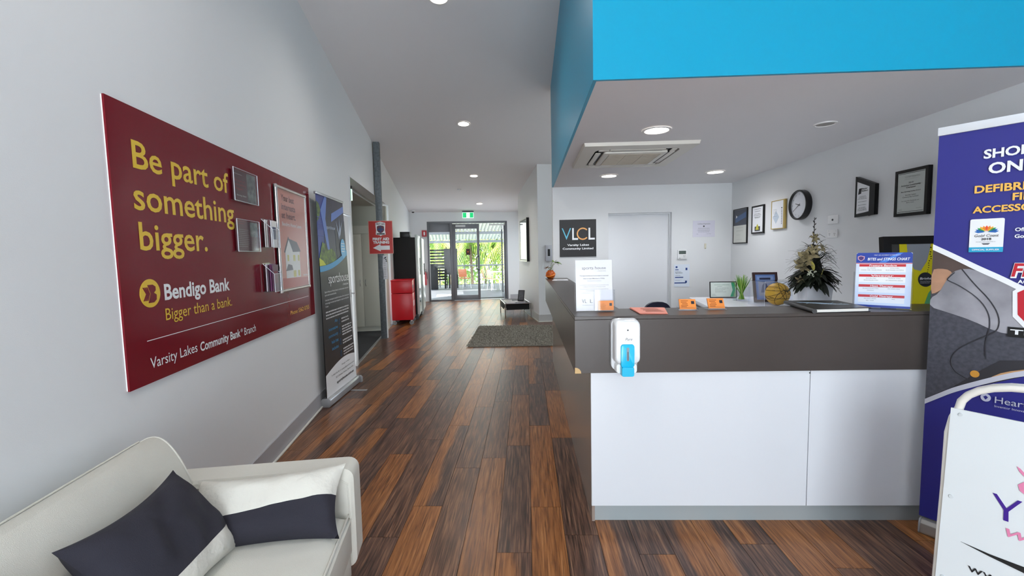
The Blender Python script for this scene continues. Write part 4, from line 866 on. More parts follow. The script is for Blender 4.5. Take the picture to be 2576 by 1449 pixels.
for (y,z,lab,k) in ((3.44,1.582,'upper clear brochure pocket with a pale leaflet beside the poster frame',0),(3.42,1.262,'lower clear brochure pocket with purple leaflets beside the poster frame',1)):
    t = thing('brochure_pocket',lab,'brochure holder',tuple(WA(-1.357,y,z)),RB)
    MB().box(-.06,.06,-.075,-.072,0,.13).box(-.06,-.057,-.072,0,0,.205).box(.057,.06,-.072,0,0,.205).box(-.06,.06,-.072,0,0,.003).box(-.06,.06,-.004,0,0,.21).build('pocket', ACRYL, t)
    q = MB().tube([(-.06,-.075,.13),(-.06,-.075,0),(.06,-.075,0),(.06,-.075,.13),(-.06,-.075,.13)],.002,4); q.tube([(-.06,-.075,.13),(-.06,0,.205)],.002,4); q.tube([(.06,-.075,.13),(.06,0,.205)],.002,4); q.build('pocket_edge', mat('acrylic_edge'), t)
    cols = (('e8e4e2','7a4a52','d8cfc8','efece6') if k == 0 else ('5c2148','7b3a68','48203a','e2dcdf'))
    for i in range(4):
        o = B(-.05,.05,-.062+.014*i,-.056+.014*i,.004,.195+.006*(i%2)).build('brochure', mat('brochure_'+cols[i],cols[i],.4), t)
    sheet(t,'brochure_print',rect(-.03,.03,.06,.15),-.0635,mat('print_maroon' if k else 'print_navy','7c2b3f' if k else '3a3f6a',.5))
pf = thing('poster_frame','silver snap frame with salmon home loan poster at the right end of the maroon board','poster',tuple(WA(-1.356,3.97,1.232)),RB)
w, hh = .345, .845
MB().box(-w,w,-.012,-.002,.004,hh-.004).build('backing_board', BLACKM, pf)
q = MB(); r_ = .013
q.tube([(-w+r_,-.014,0),(-w+r_,-.014,hh)],r_,10); q.tube([(w-r_,-.014,0),(w-r_,-.014,hh)],r_,10); q.tube([(-w,-.014,r_),(w,-.014,r_)],r_,10); q.tube([(-w,-.014,hh-r_),(w,-.014,hh-r_)],r_,10)
q.build('snap_frame', mat('frame_silver','c9c7c4',.25,metal=.8), pf, smooth=True)
SAL = mat('salmon_poster','dd8f80',.3); sheet(pf,'poster_sheet',rect(-w+.02,w-.02,.02,hh-.02),-.014,SAL)
def pz(a,b): return (a-3.97, b-1.232)
MRN = mat('poster_maroon','6c1626',.4)
for s,a,b,z in (('Your best',3.735,4.02,1.965),('interests',3.730,4.04,1.895),('at heart.',3.728,4.04,1.826)): text(pf,s,a-3.97,b-3.97,z-1.232,.05,MRN,-.0155,bold=.025)
text(pf,'Bendigo Home Loans',3.728-3.97,4.17-3.97,1.765-1.232,.030,WPR,-.0155,bold=.02)
sheet(pf,'poster_ground',[pz(3.66,1.26),pz(4.28,1.26),pz(4.28,1.33),pz(3.66,1.345)],-.0152,mat('poster_red','c2463c',.4))
sheet(pf,'house_wall',[pz(3.76,1.34),pz(3.76,1.56),pz(3.84,1.66),pz(3.93,1.57),pz(4.09,1.57),pz(4.09,1.34)],-.0158,WPR)
sheet(pf,'house_roof',[pz(3.84,1.665),pz(4.03,1.64),pz(4.12,1.56),pz(3.93,1.555)],-.0166,mat('poster_roof','34324a',.4)); sheet(pf,'roof_edge',[pz(3.735,1.555),pz(3.84,1.68),pz(3.85,1.665),pz(3.752,1.545)],-.0166,mat('poster_roof'))
sheet(pf,'porch_roof',[pz(3.755,1.40),pz(3.81,1.455),pz(3.89,1.445),pz(3.91,1.405)],-.0170,mat('poster_roof'))
for a in ((3.93,3.975,1.48,1.53),(3.80,3.83,1.48,1.53),(4.04,4.075,1.48,1.53),(3.92,3.98,1.345,1.40),(4.03,4.07,1.35,1.40)): sheet(pf,'yellow_window',rect(a[0]-3.97,a[1]-3.97,a[2]-1.232,a[3]-1.232),-.0168,mat('poster_yellow','d4cf5a',.4))
text(pf,'Bendigo',4.16-3.97,4.27-3.97,1.345-1.232,.016,WPR,-.0158,bold=.02)
sheet(pf,'clear_cover',rect(-w+.015,w-.015,.015,hh-.015),-.0185,glass_mat('poster_film',(1,1,1),.16,.05),.0006)

# ------------------------------------------------------------------ left pull-up banner
ang = math.atan2(.83,.135); bl_ = thing('sports_banner','tall dark pull-up banner for a sports house on a silver base by the left wall','banner',tuple(WA(-1.306,4.53,0)),DA+ang)
BW = .841
def warp(y0=.004):
    def f(v): return y0+v.x/BW*(.025+.062*v.z/2.1)
    for o in [c for c in bpy.data.objects if c.parent == bl_ and c.get('flat')]:
        bm = bmesh.new(); bm.from_mesh(o.data)
        if o['flat'] == 2:
            for ax,no,st_,n_ in (('x',(1,0,0),.07,13),('z',(0,0,1),.07,31)):
                for k in range(1,n_):
                    bmesh.ops.bisect_plane(bm, geom=bm.verts[:]+bm.edges[:]+bm.faces[:], plane_co=tuple(st_*k*a for a in no), plane_no=no)
        for v in bm.verts: v.co.y += f(v.co)
        bm.to_mesh(o.data); bm.free(); del o['flat']
def bs(name, poly, lay, m):
    o = sheet(bl_, name, poly, -.0012*lay, m, .001); o['flat'] = 2; return o
def btx(s,x0,x1,z,h,m,lay=6,bold=0,shear=0):
    o = text(bl_, s, x0, x1, z, h, m, -.0012*lay-.0008, bold=bold, shear=shear); o['flat'] = 1
DKG = mat('banner_charcoal','1d1d20',.3)
bs('banner_sheet',rect(0,BW,.085,2.13),1,DKG)
bs('sky_panel',[(0,1.45),(BW,1.60),(BW,2.13),(0,2.13)],2,mat('banner_sky','3c4ea6',.3,var=.4,vscale=3))
bs('building_side',[(.15,1.50),(.22,2.13),(BW,2.13),(BW,1.52),(.5,1.44)],3,mat('banner_building','2b2b48',.3,var=.4,vscale=5))
bs('soffit_edge',[(.10,1.98),(.24,2.13),(.30,2.13),(.23,1.90),(.31,1.58),(.26,1.55)],4,mat('banner_blue','5f7fc8',.3))
bs('pale_beam',[(.40,1.88),(BW,2.02),(BW,2.09),(.42,1.97)][::1],4,mat('banner_blue'))
bs('louvre_wall',[(.52,1.50),(.50,1.80),(BW,1.92),(BW,1.55)],4,mat('banner_louvre','3b3d48',.4))
for k in range(9): bs('blue_rail',rect(.02,.17,1.72+.03*k,1.725+.03*k) if k < 5 else rect(.0,.12,1.72+.03*k,1.727+.03*k),4,mat('rail_blue','4257a8',.3)) if k%2 == 0 else None
GRN = mat('banner_green','6f8f34',.4,var=.7,vscale=22,two='2c3a20'); bs('banner_bush',[(0,1.44),(.02,1.52),(.10,1.66),(.18,1.64),(.26,1.58),(.38,1.60),(.46,1.55),(.50,1.47),(.2,1.42)],5,GRN)
bs('banner_tree',[(0,1.86),(.06,1.90),(.10,1.98),(.06,2.04),(0,2.06)],4,GRN)
bs('lime_edge',[(0,1.42),(0,1.50),(.10,1.47),(.17,1.425)],6,mat('banner_lime','c2cc26',.4))
sw_ = [(BW*t, 1.405+.16*t*t+ .01*t) for t in [i/14 for i in range(15)]]; bs('charcoal_lower',[(0,.30)]+[(BW,.30)]+[(x,z) for x,z in sw_[::-1]],6,DKG)
bs('cyan_swoosh',[(x,z-.045) for x,z in sw_]+[(x,z+.012+.0*x) for x,z in sw_[::-1]],7,mat('banner_cyan','2596cf',.3))
bs('cyan_disc',circ(.72,1.60,.085,.11,28),8,mat('banner_pale_cyan','5aaede',.3))
for i in range(4): bs('disc_print',rect(.665,.78-.02*(i%2),1.655-.03*i,1.662-.03*i),9,WPR)
for p_ in ([(.545,1.90),(.60,1.76),(.61,1.70),(.63,1.76)],[(.66,1.95),(.635,1.78),(.64,1.70),(.665,1.82)],[(.74,1.90),(.66,1.80),(.635,1.72),(.67,1.76)]): bs('logo_leaf',p_,6,mat('banner_pale','b9c6dc',.4))
btx('sportshouse',.24,.50,1.80,.036,mat('banner_pale'),6); btx('sportshouse',.20,.82,1.235,.10,WPR,8); btx('a Varsity Lakes',.62,.80,1.19,.022,WPR,8)
rr = random.Random(2)
def para(x0,x1,zs,h,m):
    q = MB()
    for z in zs:
        e = x1-rr.random()*.1*(x1-x0); x = x0
        while x < e:
            for _ in range(rr.randint(2,8)):
                w_ = h*(.22+.25*rr.random()); q.add([(x,-.0104,z),(x+w_,-.0104,z),(x+w_,-.0104,z+h*(.65+.35*rr.random())),(x,-.0104,z+h*(.65+.35*rr.random()))],[(0,1,2,3)]); x += w_+h*.16
            x += h*.4
    o = q.build('text_line', m, bl_); o['flat'] = 1
btx('Sports House at Varsity Lakes is a multi-purpose community',.08,.80,1.145,.017,WPR,8); btx('sports and recreational facility.',.08,.40,1.113,.017,WPR,8)
btx('It has been developed to benefit all members of the community and',.08,.80,1.062,.017,WPR,8); btx('encourage increased participation in sport on the Gold',.08,.78,1.030,.017,WPR,8); btx('Coast.',.08,.16,.998,.017,WPR,8)
para(.08,.79,[.94,.908,.876],.016,WPR)
CYT = mat('banner_cyan')
for s,a,z in (('An',.30,.815),('innovative',.13,.745),('community',.12,.675),('hub that',.19,.605),('includes:',.19,.535)): btx(s,a,.375,z,.034,CYT,8)
para(.50,.72,[.82,.785],.018,WPR); para(.50,.80,[.73,.70,.67,.64],.018,WPR); para(.50,.80,[.575,.545],.018,WPR); para(.50,.80,[.48,.45,.42],.018,WPR)
for z in (.775,.67,.55,.42): bs('line_icon',[(.42,z),(.46,z),(.46,z+.045),(.44,z+.07),(.42,z+.045)],8,mat('icon_blue','1f5b88',.4)); bs('icon_core',[(.427,z+.006),(.453,z+.006),(.453,z+.042),(.44,z+.058),(.427,z+.042)],9,DKG)
cv = [(BW*t, .315+.085*math.sin(PI*min(1,t*.78))) for t in [i/14 for i in range(15)]]; bs('white_foot',[(0,.085),(BW,.085)]+cv[::-1],8,WPR)
btx('Manager: Vic Barns',.42,.66,.325,.014,BPR,9); btx('P: 0403 926 787  E: manager@sportshouse.com.au',.14,.80,.272,.016,BPR,9); btx('227 Christine Avenue, Varsity Lakes',.24,.76,.228,.017,BPR,9); btx('sportshouse.com.au',.26,.76,.165,.028,BPR,9,bold=.02)
warp()
bl_c = B(-.005,BW+.005,-.008,.020,2.125,2.15).build('top_rail', ALU, bl_, bevel=.003)
for v in bl_c.data.vertices: v.co.y += v.co.x/BW*.087
q = MB(); pr_ = [(-.045,.012),(-.045,.07),(-.03,.088),(.035,.088),(.052,.07),(.052,.012),(.04,.0),(-.03,.0)]; q.prism(pr_,-.01,BW+.012,'x'); bb = q.build('base_casing', ALU, bl_, bevel=.003)
bb.rotation_euler.z = .03
q = MB().prism(pr_,-.018,-.010,'x'); q.build('end_cap', mat('end_cap_grey','9d9ea0',.4), bl_, bevel=.003); q = MB().prism(pr_,BW+.012,BW+.02,'x').build('end_cap', mat('end_cap_grey'), bl_, bevel=.003)
MB().box(.52,.56,-.21,-.03,0,.006).build('fold_out_foot', ALU, bl_, bevel=.002); MB().tube([(.42,.03,.08),(.42,.055,2.12)],.008,6).build('support_pole', ALU, bl_)

# ------------------------------------------------------------------ right pull-up banner
br = thing('defibrillator_banner','wide navy pull-up banner about defibrillators at the right end of the counter','banner',(2.045,2.285,0),math.atan2(-.8,.6))
# local -y must face the viewer: direction (.6,-.8) with front normal (-.8,-.6)
NVY = mat('banner_navy','2c2d86',.35,bump=.02,bscale=8)
def R(n,p,l,m): return sheet(br,n,p,-.0011*l,m,.001)
sheet(br,'banner_sheet',rect(0,.85,.085,2.04),-.001,NVY)
PHG = mat('banner_photo_grey','4b4c57',.5,var=.35,vscale=60,bump=.1,bscale=400); SKN = mat('photo_skin','b98d70',.5,var=.3,vscale=8); SHT = mat('photo_shirt','a6a5ac',.5,var=.35,vscale=5,two='7e7d84'); DKP = mat('photo_dark_brown','55453f',.5,var=.2,vscale=8)
arc1 = [(0,1.500),(.079,1.451),(.160,1.396),(.240,1.348),(.307,1.302),(.45,1.22),(.6,1.16),(.85,1.10)]
arc2 = [(0,.700),(.05,.742),(.101,.785),(.174,.832),(.253,.880),(.325,.918),(.5,.98),(.85,1.05)]
arc1 = chaikin(arc1,2,False); arc2 = chaikin(arc2,2,False)
R('photo_area',arc2+arc1[::-1],2,PHG)
R('photo_background',[(0,1.49),(.079,1.44),(.16,1.385),(.20,1.30),(.1,1.25),(0,1.26)],3,DKP)
R('forearm',chaikin([(0,1.378),(.03,1.385),(.065,1.378),(.080,1.35),(.06,1.30),(.02,1.262),(0,1.255)],1),4,SKN)
R('white_shirt',chaikin([(.0,1.235),(.03,1.26),(.055,1.325),(.075,1.37),(.12,1.388),(.17,1.372),(.24,1.330),(.33,1.275),(.42,1.2),(.42,1.06),(.30,1.085),(.231,1.093),(.149,1.138),(.06,1.17),(0,1.19)],1),5,SHT)
R('dark_trousers',[(.10,.80),(.19,.90),(.25,.96),(.33,.975),(.45,.95),(.45,.945),(.325,.90),(.2,.83)],4,mat('photo_trousers','2b2a30',.6))
R('hand',chaikin([(.20,.842),(.24,.875),(.30,.905),(.34,.93),(.42,.945),(.40,.955),(.30,.925),(.24,.893)],1),6,mat('photo_hand','c79a6b',.5))
R('gold_button',circ(.172,.880,.016,.017,16),6,mat('gold_button','cf9438',.4))
R('white_arc',[(x,z+.006) for x,z in arc1]+[(x,z-.022) for x,z in arc1[::-1]],7,WPR); R('white_arc',[(x,z+.012) for x,z in arc2]+[(x,z-.014) for x,z in arc2[::-1]],7,mat('arc_grey','c8cad6',.4))
q = MB()
for pts in ([(.108,1.383),(.152,1.313),(.209,1.238),(.241,1.164),(.239,1.102),(.211,1.075),(.15,1.03),(.10,.98),(.085,.93),(.10,.88),(.15,.85)],[(.083,1.366),(.058,1.335),(.06,1.326),(.103,1.303),(.172,1.243),(.207,1.176),(.212,1.11),(.205,1.07),(.20,1.02),(.205,.96)]):
    q.tube([(x,-.0075,z) for x,z in chaikin(pts,2,False)],.0022,5)
o = q.build('photo_cords', mat('cord_dark','33333a',.6), br); o['kind'] = 'stuff'
YE2 = mat('banner_gold','f0bb55',.4)
def RT(s,x0,z,h,m,**k): return text(br,s,x0,None,z,h,m,-.0105,**k)
RT('SHOP',.158,1.897,.040,WPR,bold=.03); RT('ONLINE',.176,1.826,.048,WPR,bold=.03)
RT('DEFIBRILLATOR',.135,1.741,.034,YE2,bold=.03); RT('FIRST AID',.256,1.696,.032,YE2,bold=.03); RT('ACCESSORIES',.133,1.648,.030,YE2,bold=.03)
R('white_plate',rrect(.127,.237,1.464,1.619,.006,2),8,WPR); R('cyan_strip',rect(.127,.237,1.464,1.487),9,mat('plate_cyan','27a7d0',.4)); text(br,'OFFICIAL SUPPLIER',.138,.226,1.472,.007,WPR,-.0115,bold=.02)
fc = [('e8502f',0),('f08a2c',1),('f5b83a',2),('3aa65c',3),('2b6cb8',4)]
for k in range(11):
    a = math.radians(8+16.4*k); c_ = fc[min(4,abs(k-5))][0]; d = (math.cos(a),math.sin(a)*.8); n_ = (-d[1],d[0]); c0 = (.182,1.556); rr_ = .04
    R('fan_ray',[(c0[0]+d[0]*.006,c0[1]+d[1]*.006),(c0[0]+d[0]*rr_*.7+n_[0]*.006,c0[1]+d[1]*rr_*.7+n_[1]*.006),(c0[0]+d[0]*rr_,c0[1]+d[1]*rr_),(c0[0]+d[0]*rr_*.7-n_[0]*.006,c0[1]+d[1]*rr_*.7-n_[1]*.006)],9,mat('fan_'+c_,c_,.4))
text(br,'Gold Coast',.143,.221,1.535,.012,BPR,-.0115,shear=.2); text(br,'2018',.166,.199,1.520,.010,BPR,-.0115,bold=.02); bars(br,.15,.215,[1.511],.002,GPR,-.0112,ragged=False); R('small_emblem',[(.168,1.506),(.196,1.506),(.190,1.498),(.174,1.498)],9,GPR)
RT('Official Supplier',.270,1.556,.016,WPR,bold=.03); RT('Gold Coast 2018',.270,1.526,.016,WPR,bold=.03)
text(br,'FIRST AID',.266,.56,1.352,.062,WPR,-.0103,bold=.09,shear=.15); text(br,'FIRST AID',.268,.558,1.354,.058,mat('banner_red','c0182c',.4),-.0112,bold=.03,shear=.15); RT('ACCIDENT & EMERGENCY',.288,1.322,.016,WPR,bold=.03)
R('white_shield',[(.275,1.285),(.30,1.31),(.42,1.32),(.54,1.31),(.565,1.285),(.56,1.17),(.50,1.09),(.42,1.06),(.34,1.09),(.28,1.17)],8,WPR)
R('red_shield',[(.290,1.28),(.31,1.295),(.42,1.302),(.53,1.295),(.55,1.28),(.545,1.18),(.49,1.105),(.42,1.08),(.35,1.105),(.295,1.18)],9,mat('banner_red'))
R('navy_cross',[(.39,1.12),(.45,1.12),(.45,1.17),(.52,1.17),(.52,1.22),(.45,1.22),(.45,1.28),(.39,1.28),(.39,1.22),(.32,1.22),(.32,1.17),(.39,1.17)],10,NVY)
R('black_ribbon',rect(.268,.58,1.076,1.122),10,BLACKM); text(br,'TRAINING',.276,.57,1.090,.022,WPR,-.0125,bold=.03)
R('heart_disc',circ(.213,.775,.017,.019,20),8,mat('pale_disc','c6c8dc',.4)); R('heart_mark',[(.205,.778),(.213,.785),(.221,.778),(.213,.765)],9,NVY)
RT('HeartSine',.243,.758,.030,mat('arc_grey')); RT('Inventor Innovator',.243,.738,.010,mat('arc_grey'))
B(-.004,.854,-.012,.012,2.035,2.075).build('top_rail', mat('rail_white','e3e6ea',.35), br, bevel=.003)
q = MB(); pr_ = [(-.045,.012),(-.045,.07),(-.025,.09),(.02,.09),(.035,.07),(.035,.012),(.025,0),(-.035,0)]; q.prism([(y*.72,z*.85) for y,z in pr_],.012,.86,'x').build('base_casing', mat('base_silver','aaa7a2',.35,metal=.5), br, bevel=.003)
q = MB().prism([(y*.72,z*.85) for y,z in pr_],.004,.012,'x').build('end_cap', mat('end_cap_grey'), br, bevel=.002)

# ------------------------------------------------------------------ white A-frame sign
af = thing('a_frame_sign','white A-frame sandwich sign with tubular frame in front of the navy banner','sign',(1.563,1.64,0),math.atan2(-.823,.568))
TL = .12; WT = mat('aframe_white','d5dadc',.3); TB = mat('aframe_tube','e3e0d8',.3)
def AP(u,v,o=0):     # u across, v down from the top of the leaning face
    k = v*math.cos(math.atan(TL)); return (u, -v*math.sin(math.atan(TL))-o, .9-k)
def asheet(nm, pts, o, m, t=.002, par=None):
    q = MB(); a = [AP(u,-v,o) for u,v in pts]; b = [AP(u,-v,o-t) for u,v in pts]; n = len(pts)
    q.add(a+b,[tuple(range(n)),tuple(range(n,2*n))[::-1]]+[(i,n+i,n+(i+1)%n,(i+1)%n) for i in range(n)]); return q.build(nm, m, par or af, fixn=True)
asheet('front_panel',[(0,0),(.60,0),(.60,-.86),(0,-.86)],.004,WT,.006)
q = MB(); tp = [AP(-.001,.88,-.016),AP(-.001,.30,-.016),AP(-.004,.10,-.016),AP(.004,.04,-.016),AP(.018,.0,-.016)]
tp += [AP(.200-.182*math.cos(a),-.115*math.sin(a),-.016) for a in [.25*i for i in range(1,7)]]+[AP(.40,-.115,-.016)]+[AP(.40+.182*math.sin(a),-.115*math.cos(a),-.016) for a in [.25*i for i in range(1,7)]]+[AP(.60,.06,-.016),AP(.601,.88,-.016)]
q.tube(tp,.0125,12); q.build('front_tube', TB, af, smooth=True)
q = MB(); q.tube([(x,.03-y, z) for x,y,z in tp],.0125,12); q.build('rear_tube', TB, af, smooth=True)
B(.0,.60,.045,.050,.02,.86).build('rear_panel', WT, af)
for u,v in ((.027,-.018),(.022,-.321),(.02,-.62)): o = MB().tube([AP(u,-v,.004),AP(u,-v,.007)],.006,12).build('snap_button', mat('button_clear','cdd2d4',.2), af)
PUR = mat('sign_purple','3a1684',.4); PNK = mat('sign_pink','d77fa4',.4)
asheet('lettering',[(.123,-.262),(.133,-.262),(.158,-.300),(.181,-.262),(.191,-.262),(.163,-.309),(.165,-.343),(.153,-.343),(.152,-.309)],.0065,PUR,.001)
def atext(s,u0,u1,v,h,m,**k):
    o = text(af, s, u0, u1, 0, h, m, 0, **k)
    for p in o.data.vertices: p.co = Vector(AP(p.co.x, -(v+p.co.z), .0068))
    return o
atext('women',.150,.40,-.392,.040,PNK,shear=.4); atext('www.',.081,.20,-.560,.028,BPR)
asheet('black_swoosh',[(.057,-.469),(.13,-.474),(.207,-.473),(.50,-.455),(.50,-.60),(.36,-.555),(.207,-.492),(.13,-.482)],.0065,BLACKM,.001)
asheet('pink_flower',[(.172,-.150),(.178,-.165),(.190,-.178),(.205,-.182),(.205,-.170),(.190,-.166),(.180,-.155)],.0065,PNK,.001); asheet('pink_petal',[(.178,-.21),(.19,-.196),(.215,-.19),(.235,-.205),(.225,-.235),(.20,-.24),(.183,-.228)],.0065,PNK,.001)

# ------------------------------------------------------------------ corridor things
# galvanised column, first aid sign, paper
col = thing('steel_column','square galvanised steel column by the opening in the left wall','column',tuple(WA(-1.30,8.21,0)),DA)
q = MB(); zt = 3.70; q.box(-.055,.05,0,.105,0,zt); q.build('post', GALV, col, bevel=.004); B(.05,.062,.02,.105,0,1.52).build('white_cover_strip', WPR, col); B(-.065,.06,-.01,.115,0,.012).build('base_plate', GALV, col)
fs_ = thing('first_aid_sign','red first aid training sign with shield badge and white left arrow on the column','sign',tuple(WA(-1.282,8.195,1.551)),DA)
w = .212; B(-w,w,-.006,-.001,0,.593).build('sign_board', mat('sign_red','c22218',.4), fs_)
q = MB().box(-w,-w+.008,-.0065,-.006,0,.593).box(w-.008,w,-.0065,-.006,0,.593).box(-w,w,-.0065,-.006,0,.008).box(-w,w,-.0065,-.006,.585,.593).build('pale_edge', mat('sign_pink_edge','e2a99c',.4), fs_)
sheet(fs_,'white_arrow',[(-.145,.108),(-.015,.175),(-.005,.145),(-.005,.145),(.150,.145),(.150,.070),(-.005,.070),(-.015,.045)][:2]+[(-.010,.147),(.150,.147),(.150,.072),(-.010,.072),(-.010,.045)],-.0068,WPR)
text(fs_,'FIRST AID',-.145,.145,.245,.047,WPR,-.0070,bold=.05); text(fs_,'TRAINING',-.140,.143,.185,.047,WPR,-.0070,bold=.05)
sh_ = [(-.085,.50),(-.085,.555),(0,.575),(.085,.555),(.085,.50),(.078,.42),(.085,.37),(.085,.345),(.02,.335),(0,.315),(-.02,.335),(-.085,.345),(-.085,.37),(-.078,.42)]
sheet(fs_,'badge_white',sh_,-.0068,WPR); sheet(fs_,'badge_shield',[(-.062,.49),(-.04,.503),(0,.508),(.04,.503),(.062,.49),(.062,.42),(.035,.385),(0,.37),(-.035,.385),(-.062,.42)],-.0080,mat('badge_maroon','5d2538',.4))
sheet(fs_,'badge_cross',[(-.012,.385),(.012,.385),(.012,.42),(.05,.42),(.05,.455),(.012,.455),(.012,.495),(-.012,.495),(-.012,.455),(-.05,.455),(-.05,.42),(-.012,.42)],-.0092,mat('badge_navy','24336e',.4))
text(fs_,'FIRST AID',-.075,.075,.518,.032,mat('badge_maroon'),-.0080,bold=.03); sheet(fs_,'badge_ribbon',rect(-.07,.07,.348,.368),-.0080,BPR)
pn = thing('paper_notice','narrow curling white paper notice taped to the column under the red sign','notice',tuple(WA(-1.225,8.20,1.09)),DA)
q = MB(); vs = []
for j in range(9):
    z = .43*j/8; y = -.004-.008*abs(math.sin(j*1.2))
    vs += [(-.042+.006*math.sin(j),y,z),(0,y-.004,z),(.040+.004*math.sin(j*1.7),y,z)]
q.add(vs,[(j*3+k,j*3+k+1,j*3+k+4,j*3+k+3) for j in range(8) for k in range(2)]); q.build('paper', PAPER, pn)
q = MB()
for p_ in ([(-.03,.37),(0,.40),(.03,.41),(.01,.38)],[(-.02,.35),(.02,.375),(.03,.34),(.0,.36)],[(.0,.33),(.03,.34),(.035,.315)]): q.prism(p_,-.0175,-.0165,'y')
q.build('ink_drawing', BPR, pn); bars(pn,-.03,.03,[.05,.09,.13,.17,.21,.25,.29],.006,GPR,-.0172)
# cabinet in the side room
cb = thing('tall_cupboard','tall cream double-door cupboard in the room behind the opening','cupboard',tuple(WA(-2.05,9.07,0)),DA)
B(-1.0,.68,.02,.5,.10,2.05).build('carcass', CREAM, cb); B(-1.0,.68,.03,.5,0,.10).build('plinth', CREAM, cb); B(-1.0,.68,0,.5,1.965,2.12).build('head_rail', CREAM, cb)
xd = -1.965-(-2.05)+.165-.0
for k,(a,b) in enumerate(((xd-.455-.455,xd-.455-.003),(xd-.452,xd-.003),(xd,xd+.449))):
    d_ = B(a,b,-.002,.018,.105,1.955).build('cupboard_door', mat('cupboard_door','e3e3d4',.35), cb, bevel=.002)
    hx = (b-.05) if k == 1 else (a+.05); MB().tube([(hx,0,.92),(hx,-.028,.95),(hx,-.032,.985),(hx,-.028,1.02),(hx,0,1.05)],.005,6).build('door_handle', CHROME, d_, smooth=True)
B(-1.0,.68,.4,.55,2.12,2.55).build('upper_panel', mat('upper_panel','cfcfc2',.6), cb)
def exit_sign(p, rz, label, w=.18, hh=.18, plain=False):
    t = thing('exit_sign',label,'exit sign',p,rz); EG = mat('exit_green','0b9a58',.4,emit=1.3); EW = mat('exit_white','f4fff8',.4,emit=2.2)
    B(-w,w,-.02,.02,0,hh).build('light_box', mat('exit_edge','d7f3e6',.3,emit=.8), t, bevel=.004); B(-w-.005,w+.005,-.03,.03,hh,hh+.045).build('housing', mat('exit_housing','55585c',.4), t)
    sheet(t,'green_panel',rect(-w+.012,w-.012,.012,hh-.012),-.0225,EG); sheet(t,'white_door',rect(-.05,.05,.014,hh-.014),-.024,EW)
    q = MB(); c = hh*.5
    q.prism(circ(.008,hh*.74,hh*.07,n=10),-.0255,-.0245,'y')
    for a,b in (((.005,hh*.66),(-.008,hh*.45)),((-.008,hh*.46),(.018,hh*.34)),((.018,hh*.34),(.012,hh*.18)),((-.008,hh*.46),(-.02,hh*.3)),((-.02,hh*.3),(-.042,hh*.26)),((.004,hh*.64),(.026,hh*.52)),((.0,hh*.64),(-.026,hh*.58))):
        d = Vector((b[0]-a[0],b[1]-a[1])).normalized()*.007; q.prism([(a[0]-d.y,a[1]+d.x),(a[0]+d.y,a[1]-d.x),(b[0]+d.y,b[1]-d.x),(b[0]-d.y,b[1]+d.x)],-.0255,-.0245,'y')
    o = q.build('running_figure', mat('exit_green'), t); o['kind'] = 'stuff'; return t
e1 = exit_sign(tuple(WA(.51,14.33,2.685)),DA,'green illuminated exit sign above the far glass doors')
e2 = exit_sign(tuple(WA(-1.60,6.9,2.345)),DA,'exit sign hanging inside the side room, seen at the edge of its opening',.13,.17)
# red trolley bin with black cabinet behind
tr = thing('red_trolley_cabinet','red metal cabinet on castors beside the column','cabinet',tuple(WA(-1.130,9.72,0)),DA)
B(-.225,.225,0,.62,.11,.69).build('lower_body', RED, tr, bevel=.006); B(-.225,.225,0,.62,.70,.965).build('upper_body', RED, tr, bevel=.006); B(-.232,.232,-.01,.63,.965,.985).build('lid', RED, tr, bevel=.004)
B(.226,.229,.06,.24,.80,.87).build('slot', BLACK, tr); B(.2255,.2285,.08,.40,.40,.52).build('side_patch', mat('pale_pink','f0c2c6',.5), tr)  # pale pink patch on the corridor side of the red cabinet
for x in (-.18,.18):
    for y in (.06,.56):
        c = MB().lathe([(.001,-.014),(.045,-.014),(.048,0),(.045,.014),(.001,.014)],(x,y,.046),18,axis='y').build('castor', mat('castor_grey','8d8f92',.4), tr, smooth=True); MB().box(x-.02,x+.02,y-.022,y+.022,.085,.11).box(x-.006,x+.006,y-.022,y-.016,.04,.09).build('castor_fork', CHROME, c)
vm = thing('vending_machine','tall black vending machine with pale front panels facing the corridor','vending machine',tuple(WA(-1.085,10.36,0)),DA)
B(-.26,.22,0,.80,.14,1.93).build('black_cabinet', BLACKM, vm, bevel=.008); B(-.12,.10,.05,.5,1.93,2.06).build('top_box', BLACK, vm, bevel=.006)
vf = B(.22,.275,0,.80,.14,1.99).build('front_panel', mat('vending_front','c9d3cf',.2), vm, bevel=.008)
for a in ((.08,.34,1.20,1.72),(.08,.34,.93,1.14),(.08,.40,.30,.84)): B(.2755,.279,*a).build('display_window', mat('vending_window','7f958c',.06,spec=.9), vf)
B(.276,.285,.52,.60,1.05,1.45).build('selection_panel', BLACK, vf)
for x in (-.2,.2):
    for y in (.08,.7): MB().lathe([(.001,-.014),(.05,-.014),(.05,.014),(.001,.014)],(x,y,.055),16,axis='y').build('wheel', BLACK, vm)
B(-.24,.24,.03,.77,.07,.14).build('wheel_frame', BLACK, vm)
vm2 = thing('vending_machine','white drinks vending machine behind the black one, towards the far doors','vending machine',tuple(WA(-1.07,11.30,0)),DA)
B(-.27,.24,0,.85,.10,1.93).build('cabinet', mat('vending_white','c6cac9',.3), vm2, bevel=.01); v2 = B(.24,.285,.01,.84,.12,1.95).build('front_door', mat('vending_front'), vm2, bevel=.008)
B(.2855,.289,.10,.52,.9,1.7).build('display_window', mat('vending_window'), v2); B(.285,.30,.62,.70,1.0,1.3).build('door_handle', BLACK, v2, bevel=.003); B(-.26,.24,.02,.83,0,.10).build('plinth', BLACK, vm2)
